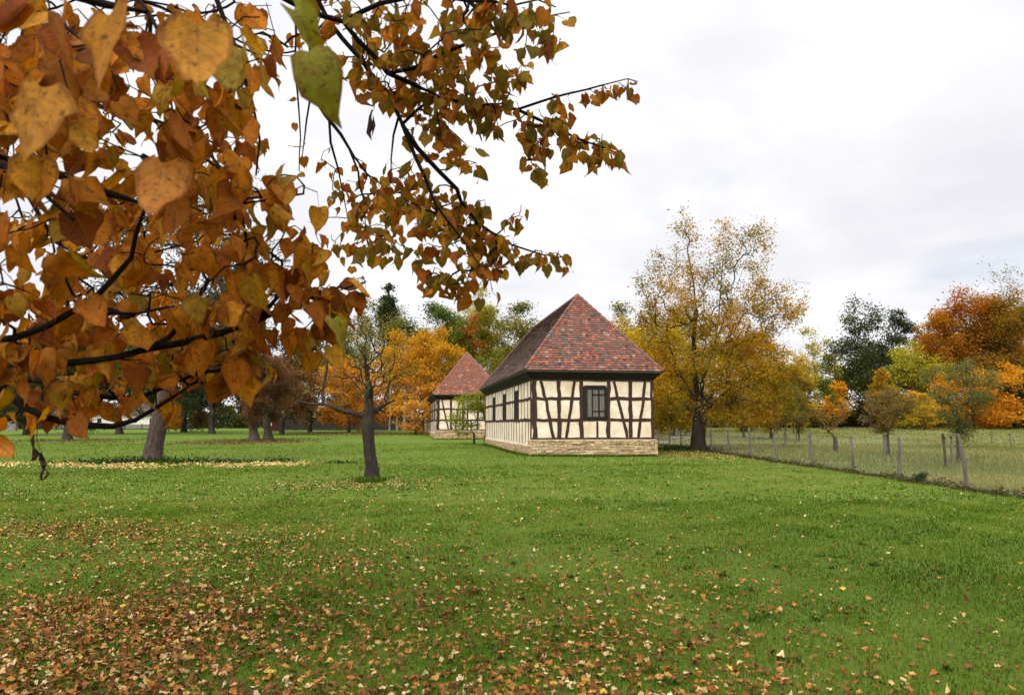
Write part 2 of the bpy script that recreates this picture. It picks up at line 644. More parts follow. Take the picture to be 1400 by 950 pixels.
# ------------------------------------------------------------------ lawn grass
def build_lawn():
    Vs, Qs, Ts, Cs = [], [], [], []
    off = 0
    pal = [(0.018, 0.038, 0.004), (0.037, 0.075, 0.006), (0.066, 0.116, 0.008), (0.108, 0.160, 0.014), (0.165, 0.200, 0.032), (0.25, 0.21, 0.08)]
    for (y0, y1, n, hh, ww) in ((-1.0, 8, 360000, 0.040, 0.0048), (8, 16, 260000, 0.042, 0.0080), (16, 30, 130000, 0.050, 0.017), (30, 64, 100000, 0.055, 0.036)):
        x, y = frustum_pts(n, y0, y1, margin=4.5, x_hi=11.6)
        k = np.ones(len(x), bool)
        if y1 > 33:   # not inside the houses
            k = ~((x > -3.2) & (x < 7.6) & (y > 37) & (x > 0.8 - (y - 37.6) * 0.155))
        x, y = x[k], y[k]
        lump = wav(x, y, 3, 1.1) * 0.6 + wav(x, y, 31, 4.5) * 0.8
        h = hh * rng.uniform(0.35, 1.45, len(x)) * np.clip(1 + 0.22 * lump, 0.3, 2)
        wd = ww * rng.uniform(0.6, 1.3, len(x))
        t = np.clip(0.40 + 0.12 * wav(x, y, 5, 0.5) + 0.12 * wav(x, y, 6, 2.6) + 0.006 * np.clip(y - 8, 0, 25) + rng.normal(0, 0.20, len(x)), 0, 0.999)
        V, q, tr, C = blades(np.stack([x, y, height(x, y) - 0.004], 1), h, wd, rng.uniform(0.1, 0.9, len(x)), pick(pal, len(x), t))
        Vs.append(V); Qs.append(q + off); Ts.append(tr + off); Cs.append(C)
        off += len(V)
    tx, ty = [], []
    for (x0, y0, x1, y1, n, sd) in ((0.95, 37.35, 7.5, 38.3, 3000, 0.09), (0.9, 37.5, -2.2, 58, 4000, 0.12), (-7.6, 72.6, -1.2, 73.5, 1500, 0.15)):
        f = rng.uniform(0, 1, n)
        tx.append(x0 + (x1 - x0) * f - 0.06 + rng.normal(0, sd, n) * (0.3 if x1 > x0 else 1))
        ty.append(y0 + (y1 - y0) * f - np.abs(rng.normal(0, sd, n)))
    for (cx, cy, r_, n) in ((-4.1, 21.5, 0.34, 900), (-14.9, 31.3, 0.6, 1200), (11.2, 44.4, 0.9, 1800)):
        a = rng.uniform(0, 6.28, n)
        tx.append(cx + np.cos(a) * r_ * rng.uniform(0.6, 1.5, n))
        ty.append(cy + np.sin(a) * r_ * rng.uniform(0.6, 1.5, n))
    x, y = np.concatenate(tx), np.concatenate(ty)
    V, q, tr, C = blades(np.stack([x, y, height(x, y) - 0.01], 1), rng.uniform(0.06, 0.20, len(x)), rng.uniform(0.012, 0.03, len(x)), rng.uniform(0.1, 0.8, len(x)), pick(pal[:4], len(x)))
    Vs.append(V); Qs.append(q + off); Ts.append(tr + off); Cs.append(C)
    off += len(V)
    # coarse weeds: broad dark rosettes here and there in the turf
    n = 520
    x, y = frustum_pts(n, 3.5, 30, x_hi=11.0)
    k = 14
    xr = np.repeat(x, k) + rng.normal(0, 0.035, len(x) * k)
    yr = np.repeat(y, k) + rng.normal(0, 0.035, len(x) * k)
    V, q, tr, C = blades(np.stack([xr, yr, height(xr, yr)], 1), rng.uniform(0.03, 0.075, len(xr)), rng.uniform(0.012, 0.026, len(xr)), rng.uniform(0.6, 1.6, len(xr)),
                         pick([(0.028, 0.060, 0.010), (0.045, 0.085, 0.014), (0.07, 0.11, 0.02)], len(xr)))
    Vs.append(V); Qs.append(q + off); Ts.append(tr + off); Cs.append(C)
    off += len(V)
    me = np_mesh('lawn_grass', np.concatenate(Vs), [np.concatenate(Qs), np.concatenate(Ts)], MAT['grass'], np.concatenate(Cs))
    tag(mesh_obj('lawn_grass', me), 'short green mown grass covering the lawn', 'grass', kind='stuff')


def build_meadow():
    Vs, Qs, Ts, Cs = [], [], [], []
    off = 0
    pal = [(0.068, 0.090, 0.018), (0.110, 0.130, 0.027), (0.155, 0.165, 0.040), (0.22, 0.20, 0.065), (0.31, 0.25, 0.10), (0.37, 0.28, 0.14)]
    for (y0, y1, n, hh, ww) in ((13, 30, 130000, 0.20, 0.010), (30, 60, 130000, 0.22, 0.022), (60, 140, 90000, 0.22, 0.06)):
        x, y = frustum_pts(n, y0, y1, x_lo=11.5)
        lump = wav(x, y, 8, 0.5)
        h = hh * rng.uniform(0.4, 1.3, len(x)) * (1 + 0.3 * lump)
        wd = ww * rng.uniform(0.6, 1.3, len(x))
        t = np.clip(0.42 + 0.14 * wav(x, y, 15, 0.3) + rng.normal(0, 0.2, len(x)), 0, 0.999)
        V, q, tr, C = blades(np.stack([x, y, height(x, y) - 0.01], 1), h, wd, rng.uniform(0.2, 1.1, len(x)), pick(pal, len(x), t))
        Vs.append(V); Qs.append(q + off); Ts.append(tr + off); Cs.append(C)
        off += len(V)
    me = np_mesh('meadow_grass', np.concatenate(Vs), [np.concatenate(Qs), np.concatenate(Ts)], MAT['grass'], np.concatenate(Cs))
    tag(mesh_obj('meadow_grass', me), 'rough dry meadow grass beyond the wire fence', 'grass', kind='stuff')


build_lawn()
build_meadow()

# ------------------------------------------------------------------ leaves
ST_T = np.array([0.0, 0.07, 0.20, 0.38, 0.56, 0.73, 0.87, 1.0])
ST_W = np.array([0.20, 0.38, 0.485, 0.47, 0.36, 0.215, 0.085, 0.004])
ST_S = np.array([-1.0, -0.5, 0.0, 0.5, 1.0])


def leaf_batch(base, direc, normal, size, col, curl=0.35, lowres=False, wave=0.03, ragged=0.0):
    """heart-shaped leaves; base (n,3), direc = towards the tip, normal"""
    n = len(base)
    T, W, SS = (ST_T, ST_W, ST_S)
    if lowres:
        T, W, SS = np.array([0, 0.25, 0.62, 1.0]), np.array([0.28, 0.48, 0.32, 0.01]), np.array([-1.0, 0, 1.0])
    d = direc / (np.linalg.norm(direc, axis=1)[:, None] + 1e-9)
    nn = normal - (normal * d).sum(1)[:, None] * d
    nn /= np.linalg.norm(nn, axis=1)[:, None] + 1e-9
    sd = np.cross(d, nn)
    a, b = len(T), len(SS)
    tt = np.repeat(T, b)[None]
    ss = np.tile(SS, a)[None]
    asym = rng.normal(0, 0.06, (n, 1))
    wfac = rng.uniform(0.82, 1.1, (n, 1))
    xw = ss * np.repeat(W, b)[None] * wfac * (1 + asym * ss)
    yl = tt - 0.13 * np.abs(ss) ** 1.5 * (1 - tt) ** 3 + 0.10
    c1 = rng.normal(0, curl, (n, 1))          # bend along the length
    c2 = rng.normal(0.25, curl, (n, 1)) * 1.2   # fold across
    c3 = rng.normal(0, curl, (n, 1))
    zz = c1 * (yl - 0.2) ** 2 * 0.9 + c2 * (np.abs(xw) ** 1.4) + c3 * xw * yl
    ph = rng.uniform(0, 6.28, (n, 1))
    zz = zz + wave * np.sin(yl * 11 + ph + ss * 2.0) * np.abs(ss)
    xw = xw * (1 - 0.25 * np.clip(np.abs(c2), 0, 1.2))
    if ragged:
        edge = np.abs(ss) > 0.9
        xw = xw * np.where(edge, 1 + rng.normal(0, ragged * 2.2, xw.shape), 1)
        yl = yl + np.where(edge, rng.normal(0, ragged * 0.7, xw.shape), 0)
    P = base[:, None] + size[:, None, None] * (xw[..., None] * sd[:, None] + yl[..., None] * d[:, None] + zz[..., None] * nn[:, None])
    i, j = np.meshgrid(np.arange(a - 1), np.arange(b - 1), indexing='ij')
    q0 = (i * b + j).ravel()
    q = np.stack([q0, q0 + 1, q0 + b + 1, q0 + b], 1)
    Q = (q[None] + (np.arange(n) * a * b)[:, None, None]).reshape(-1, 4)
    C = np.repeat(col[:, None], a * b, 1).reshape(-1, 3)
    uv = np.stack([np.broadcast_to(ss, (n, a * b)), np.broadcast_to(tt, (n, a * b))], -1).reshape(-1, 2)
    return P.reshape(-1, 3), Q, C, uv


FALLEN = [(0.10, 0.042, 0.013), (0.16, 0.060, 0.016), (0.24, 0.085, 0.020), (0.34, 0.125, 0.026), (0.42, 0.21, 0.045), (0.50, 0.32, 0.13), (0.58, 0.44, 0.24), (0.55, 0.40, 0.07)]


def build_fallen():
    def gen(x, y, size, pal, t=None, lowres=True, lift=0.030):
        n = len(x)
        yaw = rng.uniform(0, 6.28, n)
        tilt = rng.normal(0, 0.16, n)
        d = np.stack([np.cos(yaw) * np.cos(tilt), np.sin(yaw) * np.cos(tilt), np.sin(tilt)], 1)
        nr = np.stack([rng.normal(0, 0.28, n), rng.normal(0, 0.28, n), np.ones(n)], 1)
        base = np.stack([x, y, height(x, y) + rng.uniform(0.15, 1.0, n) * lift + np.abs(np.sin(tilt)) * size * 0.4], 1)
        return leaf_batch(base, d, nr, size, pick(pal, n, t), curl=0.5, lowres=lowres, wave=0.10)
    parts = []
    # near: density as accepted fraction of a dense candidate set
    def dens(x, y):
        clump = 0.5 + 0.5 * np.tanh(1.3 * wav(x, y, 21, 1.6)) 
        u = x + 0.28 * (y - 4.5)
        main = 560 / (1 + np.exp((u + 0.2) / 0.75)) / (1 + np.exp((y - 6.9) / 0.55))
        mid = 215 / (1 + np.exp((x + 0.20 * (y - 6) - 0.9) / 1.0)) / (1 + np.exp((y - 8.6) / 1.0))
        bandy = 260 * np.exp(-((y - 10.6) / 1.3) ** 2) / (1 + np.exp((x + 3.4) / 0.7))
        front = 110 / (1 + np.exp((y - 5.7) / 0.35)) / (1 + np.exp((x - 1.9) / 0.6))
        base = 42 / (1 + np.exp((x - 1.8) / 1.3)) / (1 + np.exp((y - 15) / 2.2))
        all_ = 5.0 / (1 + np.exp((y - 17) / 3)) + 2.2 / (1 + np.exp((x + 0 - 3) / 2))
        return (main + mid + front + bandy) * (0.35 + 0.9 * clump) + base * (0.5 + 0.7 * clump) + all_
    for (y0, y1, n, low) in ((0.0, 9, 90000, False), (9, 24, 150000, True)):
        x, y = frustum_pts(n, y0, y1, margin=4.0, x_hi=11.3)
        area = ((y1 + 4.0) ** 2 - (y0 + 4.0) ** 2) * 0.76
        cand = n / area
        k = rng.uniform(0, 1, len(x)) < dens(x, y) / cand
        x, y = x[k], y[k]
        size = rng.uniform(0.021, 0.058, len(x)) * (1.0 if not low else 0.9)
        # pale dry leaves and yellow ones mixed among dark brown
        t = np.clip(rng.beta(1.2, 2.0, len(x)) + 0.10 * np.clip((y - 11) / 6, 0, 1.5) + 0.12 * np.clip((x - 0) / 5, 0, 1), 0, 0.999)
        parts.append(gen(x, y, size, FALLEN, t, lowres=low))
    # pale leaves across the middle lawn
    x, y = frustum_pts(2600, 14, 34, x_hi=11.0)
    parts.append(gen(x, y, rng.uniform(0.03, 0.055, len(x)), [(0.42, 0.33, 0.12), (0.36, 0.22, 0.07), (0.46, 0.40, 0.20)]))
    # yellow carpet under the leaning tree
    n = 4200
    a = rng.uniform(0, 6.28, n)
    r = np.sqrt(rng.uniform(0, 1, n))
    x = -14.6 + 6.8 * r * np.cos(a) + rng.normal(0, 0.5, n)
    y = 30.2 + 2.6 * r * np.sin(a) + rng.normal(0, 0.3, n)
    k = ((y < 31.2) | (rng.uniform(0, 1, n) < 0.35)) & (wav(x, y, 44, 1.5) + rng.normal(0, 0.5, n) > -0.35)
    x, y = x[k], y[k]
    parts.append(gen(x, y, rng.uniform(0.05, 0.10, len(x)), [(0.62, 0.45, 0.14), (0.66, 0.50, 0.22), (0.5, 0.33, 0.10)], lift=0.06))
    # brown leaves round the pruned orchard tree
    n = 700
    x = -4.15 + rng.normal(0, 1.6, n)
    y = 20.3 + rng.normal(0, 1.1, n)
    parts.append(gen(x, y, rng.uniform(0.04, 0.075, n), [(0.25, 0.14, 0.04), (0.42, 0.32, 0.10), (0.35, 0.24, 0.08)]))
    # by the far end of the house front and under the walnut-like tree by the fence
    n = 1300
    x = 9.6 + rng.normal(0, 2.4, n)
    y = 40 + rng.normal(0, 3.2, n)
    k = x < 11.5
    x, y = x[k], y[k]
    k = ~((x < 7.7) & (y > 36.5))
    x, y = x[k], y[k]
    parts.append(gen(x, y, rng.uniform(0.06, 0.11, len(x)), [(0.22, 0.11, 0.04), (0.45, 0.30, 0.10), (0.33, 0.17, 0.06)]))
    for (cx, cy, sx, sy, n) in ((-23.5, 66, 3.2, 3.5, 2200), (-18, 90, 6, 4, 1500), (-40, 68, 4, 3, 900), (-24, 97, 5, 4, 900)):  # dark leaf litter under the far trees, its colour doubling as their ground shade
        x = cx + rng.normal(0, sx, n)
        y = cy + rng.normal(0, sy, n)
        parts.append(gen(x, y, rng.uniform(0.08, 0.16, n), [(0.09, 0.045, 0.02), (0.16, 0.08, 0.03), (0.12, 0.06, 0.025)]))
    off = 0
    V, Q, C = [], [], []
    for (p, q, c, uv) in parts:
        V.append(p); Q.append(q + off); C.append(c)
        off += len(p)
    me = np_mesh('fallen_leaves', np.concatenate(V), [np.concatenate(Q)], MAT['litter'], np.concatenate(C))
    tag(mesh_obj('fallen_leaves', me), 'brown and yellow fallen leaves lying on the lawn', 'leaves', kind='stuff')


build_fallen()


# ------------------------------------------------------------------ trees
class Skeleton:
    def __init__(self):
        self.pos, self.par = [], []

    def chain(self, pts, parent=-1):
        for p in pts:
            self.pos.append(np.asarray(p, float))
            self.par.append(parent)
            parent = len(self.pos) - 1
        return parent

    def grow(self, attract, seg=0.5, up=0.15, first=0, bias=0.35, root=None, wob=0.05):
        """join every attractor to the nearest node with a bowed shoot"""
        root = self.pos[0] if root is None else root
        order = np.argsort(np.linalg.norm(attract - root, axis=1))
        cap = len(self.pos) + int(len(attract) * 14) + 16
        P = np.zeros((cap, 3))
        n = len(self.pos)
        P[:n] = self.pos
        dr = np.zeros(cap)
        dr[:n] = np.linalg.norm(P[:n] - root, axis=1)
        tips = []
        for a in attract[order]:
            dist = np.linalg.norm(P[first:n] - a, axis=1)
            i = first + int(np.argmin(dist + bias * np.maximum(0, dr[first:n] + dist - np.linalg.norm(a - root))))
            p0 = P[i]
            L = np.linalg.norm(a - p0)
            if L < 1e-4:
                continue
            pd = p0 - P[self.par[i]] if self.par[i] >= 0 else np.array([0, 0, 1.0])
            pd = pd / (np.linalg.norm(pd) + 1e-9)
            p1 = p0 + pd * L * 0.22 + (a - p0) * 0.28 + np.array([0, 0, up * L])
            m = int(np.clip(math.ceil(L / seg), 2, 7))
            par = i
            for t in np.linspace(0, 1, m + 1)[1:]:
                p = (1 - t) ** 2 * p0 + 2 * t * (1 - t) * p1 + t * t * a
                if t < 1:
                    p = p + rng.normal(0, wob * L / m, 3)
                if n >= cap:
                    break
                P[n] = p
                dr[n] = np.linalg.norm(p - root)
                self.pos.append(p)
                self.par.append(par)
                par = n
                n += 1
            tips.append(par)
        return tips

    def finish(self, r_base, r_tip, taper_nodes=None):
        self.P = np.array(self.pos)
        self.par = np.array(self.par)
        n = len(self.P)
        w = np.zeros(n)
        haschild = np.zeros(n, bool)
        haschild[self.par[self.par >= 0]] = True
        w[~haschild] = 1
        main = np.full(n, -1)
        for i in range(n - 1, -1, -1):
            p = self.par[i]
            if p >= 0:
                w[p] += w[i]
                if main[p] < 0 or w[i] > w[main[p]]:
                    main[p] = i
        self.w = w
        self.main = main
        e = math.log(r_base / r_tip) / math.log(max(w.max(), 2))
        self.r = r_tip * w ** e
        return self

    def mesh(self, name, mat, sides=6, jit=0.0, flare=None):
        P, par, r, main = self.P, self.par, self.r.copy(), self.main
        n = len(P)
        ref = np.array([0.33, 0.94, 0.05])
        t = np.zeros((n, 3))
        has = par >= 0
        t[has] = P[has] - P[par[has]]
        t[~has] = [0, 0, 1]
        # average with main child's direction
        mc = main >= 0
        t2 = t.copy()
        tn = t / (np.linalg.norm(t, axis=1)[:, None] + 1e-9)
        t2[mc] = tn[mc] + tn[main[mc]]
        t2[~mc] = tn[~mc]
        t2 /= np.linalg.norm(t2, axis=1)[:, None] + 1e-9
        if flare is not None:
            r = r * (1 + flare[0] * np.exp(-np.maximum(P[:, 2] - P[0, 2], 0) / flare[1]))

        def rings(pp, tt, rr):
            a = np.cross(tt, ref)
            a /= np.linalg.norm(a, axis=1)[:, None] + 1e-9
            b = np.cross(tt, a)
            th = np.linspace(0, 2 * np.pi, sides, endpoint=False)
            q = rr[:, None] * (1 + jit * rng.standard_normal((len(pp), sides)))
            return pp[:, None] + q[..., None] * (np.cos(th)[None, :, None] * a[:, None] + np.sin(th)[None, :, None] * b[:, None])
        V1 = rings(P, t2, r)
        ch = np.where(has)[0]
        ismain = main[par[ch]] == ch
        cm, cb = ch[ismain], ch[~ismain]
        V2 = rings(P[par[cb]], tn[cb], np.minimum(r[par[cb]] * 0.9, r[cb] * 1.25)) if len(cb) else np.zeros((0, sides, 3))
        V = np.concatenate([V1, V2]).reshape(-1, 3)
        j = np.arange(sides)
        j2 = (j + 1) % sides

        def quads(a0, b0):
            return np.stack([a0[:, None] * sides + j, a0[:, None] * sides + j2, b0[:, None] * sides + j2, b0[:, None] * sides + j], -1).reshape(-1, 4)
        Q = np.concatenate([quads(par[cm], cm), quads(n + np.arange(len(cb)), cb)])
        return np_mesh(name, V, [Q], mat, smooth=True)


def crown_count(hw, hh, ls, d, dens):
    return int(dens * 2.6 * math.pi * hw * hh * (d / F) ** 2 / (0.155 * ls * ls))


def leaf_cards(P, size, col, upbias=0.6, aspect=0.62):
    """small bent rhombus leaves for distant crowns"""
    n = len(P)
    nr = rng.normal(0, 1, (n, 3))
    nr[:, 2] = np.abs(nr[:, 2]) + upbias
    nr /= np.linalg.norm(nr, axis=1)[:, None]
    d = rng.normal(0, 1, (n, 3))
    d -= (d * nr).sum(1)[:, None] * nr
    d /= np.linalg.norm(d, axis=1)[:, None]
    s = np.cross(d, nr)
    L = size[:, None]
    a = P - d * L * 0.5
    b = P + d * L * 0.5 - nr * L * 0.12
    m1 = P + s * L * aspect * 0.5 + nr * L * 0.10
    m2 = P - s * L * aspect * 0.5 + nr * L * 0.10
    V = np.stack([a, m1, b, m2], 1).reshape(-1, 3)
    i = np.arange(n) * 4
    Q = np.stack([i, i + 1, i + 2, i + 3], 1)
    return V, Q, np.repeat(col, 4, 0)


def lobes_points(n, c, rad, nl, lobe=0.42, flat=1.0, fill=0.72):
    """attractors inside a handful of lobes on an ellipsoid: uneven outline with gaps"""
    dirs = rng.normal(0, 1, (nl, 3))
    dirs /= np.linalg.norm(dirs, axis=1)[:, None]
    cen = dirs * rng.uniform(fill * 0.55, fill, (nl, 1))
    lr = lobe * rng.uniform(0.7, 1.25, nl)
    k = rng.choice(nl, n, p=lr ** 2.2 / (lr ** 2.2).sum())
    v = rng.normal(0, 1, (n, 3))
    v /= np.linalg.norm(v, axis=1)[:, None]
    v *= rng.uniform(0, 1, (n, 1)) ** (1 / 2.2)
    u = cen[k] + v * lr[k][:, None]
    rr = np.linalg.norm(u, axis=1)
    u[rr > 1.06] *= (1.06 / rr[rr > 1.06])[:, None]
    return c + u * rad, k


TREES = []


def tree(name, label, px, d, top, hw, bot, pal, base_py=None, group=None, nl=16, nattr=150, leaf=None, spread=0.052,
         trunk_r=None, lean=0.0, lobe=0.36, cat='tree', bark='bark', clear=None, trans=None, shape='oval', nleaf=0, upbias=0.6, depth=1.0, stems=1,
         sides=5, clumpvar=0.22, dens=1.0):
    X = (px - 700) / F * d
    h0 = float(height(X, d))
    ztop = at(px, top, d)[2]
    zbot = max(at(px, bot, d)[2], h0 + 0.15)
    H = ztop - h0
    rx = hw * d / F
    root = thing(name, label, cat, (X, d, h0), 0, group)
    cz = (ztop + zbot) / 2 - h0
    rz = (ztop - zbot) / 2
    c = np.array([lean, 0, cz])
    rad = np.array([rx, rx * depth, rz])
    A, _k = lobes_points(nattr, c, rad, nl, lobe)
    if shape == 'cone':
        f = np.clip((A[:, 2] - (cz - rz)) / (2 * rz), 0, 1)
        s = (1 - f) * 1.15 + 0.06
        A[:, :2] = c[:2] + (A[:, :2] - c[:2]) * s[:, None]
        A[:, 2] -= 0.10 * rx * (np.linalg.norm(A[:, :2] - c[:2], axis=1) / rx)
    elif shape == 'vase':
        f = np.clip((A[:, 2] - (cz - rz)) / (2 * rz), 0, 1)
        A[:, :2] = c[:2] + (A[:, :2] - c[:2]) * (0.45 + 0.75 * f)[:, None]
    dv_ = A - c
    ext = np.percentile(np.abs(dv_), 97, axis=0)
    A = c + dv_ * np.array([1, 1, 1]) * np.where(np.arange(3) < 2, 0.93, 0.95) * rad / ext if shape != 'cone' else A
    A = A[A[:, 2] > 0.3]
    sk = Skeleton()
    fork = max(zbot - h0, 0.2 * H) if clear is None else clear
    if shape == 'cone':
        fork = H * 0.93
    tr = trunk_r or max(0.016 * H, 0.08)
    for s_ in range(stems):
        ox = (s_ - (stems - 1) / 2) * tr * 5
        zz = np.linspace(0, fork, max(4, int(fork / 0.9)))
        pts = [(ox + lean * (z / max(cz, 0.1)) + 0.04 * tr * 10 * math.sin(z * 1.1 + px), 0.05 * math.sin(z * 0.9), z) for z in zz]
        sk.chain(pts)
    nt_ = len(sk.pos)
    sk.grow(A, seg=max(rx, rz) * 0.16, up=0.10 if shape != 'cone' else -0.02, first=max(0, (3 if shape == 'cone' else nt_ - 2)) if stems == 1 else 0,
            bias=0.35, root=np.array([lean * 0.5, 0, fork * 0.8]))
    sk.finish(tr, max(tr * 0.035, 0.006))
    sk.r[nt_:] = np.minimum(sk.r[nt_:], tr * 0.42)
    sk.r[:nt_] = np.maximum(sk.r[:nt_], tr * 0.55)
    mesh_obj('trunk', sk.mesh('trunk', MAT[bark], sides, 0.04, (0.5, 0.35)), root)
    ls = leaf if leaf else d * 3.1 / F
    nleaf = crown_count(hw, max(bot - top, 10) / 2, ls, d, dens)
    # leaves at the outer nodes
    tipn = np.where((sk.w <= 2.5) & (np.arange(len(sk.w)) >= nt_))[0]
    k = rng.choice(tipn, nleaf)
    sg = spread * (rx + rz)
    Lp = sk.P[k] + rng.normal(0, 1, (nleaf, 3)) * np.array([sg, sg, sg * 0.62])
    tnode = np.clip(rng.normal(0.5, clumpvar, len(sk.P)), 0, 1)
    # neighbours share a tint: smooth it along the shoots
    for i in range(nt_, len(sk.P)):
        if sk.par[i] >= nt_:
            tnode[i] = 0.75 * tnode[sk.par[i]] + 0.25 * tnode[i]
    t = np.clip(tnode[k] + rng.normal(0, 0.16, nleaf), 0, 0.999)
    V, Q, C = leaf_cards(Lp, ls * rng.uniform(0.6, 1.35, nleaf), pick(pal, nleaf, t), upbias)
    crown = mesh_obj('crown', np_mesh('crown', V, [Q], MAT['foliage'], C), root)
    return root


P_OCHRE = [(0.22, 0.11, 0.018), (0.36, 0.18, 0.022), (0.48, 0.25, 0.028), (0.55, 0.31, 0.04), (0.46, 0.19, 0.022)]
P_SALMON = [(0.30, 0.125, 0.028), (0.46, 0.205, 0.04), (0.56, 0.27, 0.05), (0.55, 0.31, 0.07)]
P_OLIVE = [(0.055, 0.06, 0.014), (0.095, 0.10, 0.02), (0.15, 0.14, 0.025), (0.20, 0.17, 0.03), (0.26, 0.19, 0.03)]
P_GREYOLIVE = [(0.07, 0.075, 0.022), (0.12, 0.12, 0.035), (0.18, 0.165, 0.05), (0.24, 0.21, 0.06)]
P_DARK = [(0.016, 0.028, 0.013), (0.028, 0.044, 0.018), (0.044, 0.060, 0.023), (0.068, 0.076, 0.028)]
P_YGREEN = [(0.14, 0.15, 0.022), (0.24, 0.23, 0.03), (0.34, 0.30, 0.045), (0.42, 0.34, 0.05)]
P_RED = [(0.20, 0.045, 0.012), (0.32, 0.075, 0.016), (0.42, 0.11, 0.02), (0.46, 0.16, 0.03)]
P_GOLD = [(0.19, 0.14, 0.018), (0.32, 0.22, 0.024), (0.44, 0.29, 0.03), (0.50, 0.30, 0.032), (0.30, 0.26, 0.032)]
P_BROWN = [(0.055, 0.030, 0.020), (0.10, 0.055, 0.030), (0.16, 0.082, 0.038), (0.22, 0.115, 0.045)]
P_RUST = [(0.14, 0.05, 0.012), (0.25, 0.085, 0.015), (0.36, 0.125, 0.018), (0.42, 0.17, 0.025)]
P_OAK = [(0.09, 0.065, 0.015), (0.16, 0.10, 0.02), (0.25, 0.14, 0.022), (0.32, 0.16, 0.024)]
P_ORANGE = [(0.26, 0.095, 0.014), (0.42, 0.16, 0.016), (0.56, 0.23, 0.02), (0.58, 0.32, 0.035), (0.50, 0.33, 0.045)]
P_GREEN = [(0.04, 0.06, 0.012), (0.075, 0.105, 0.02), (0.12, 0.15, 0.028), (0.17, 0.19, 0.035)]
P_MIX = [(0.07, 0.07, 0.015), (0.14, 0.12, 0.02), (0.26, 0.17, 0.024), (0.38, 0.21, 0.026), (0.40, 0.17, 0.02)]
G = 'trees of the wood edge behind the lawn'
GR = 'trees along the far edge of the meadow'


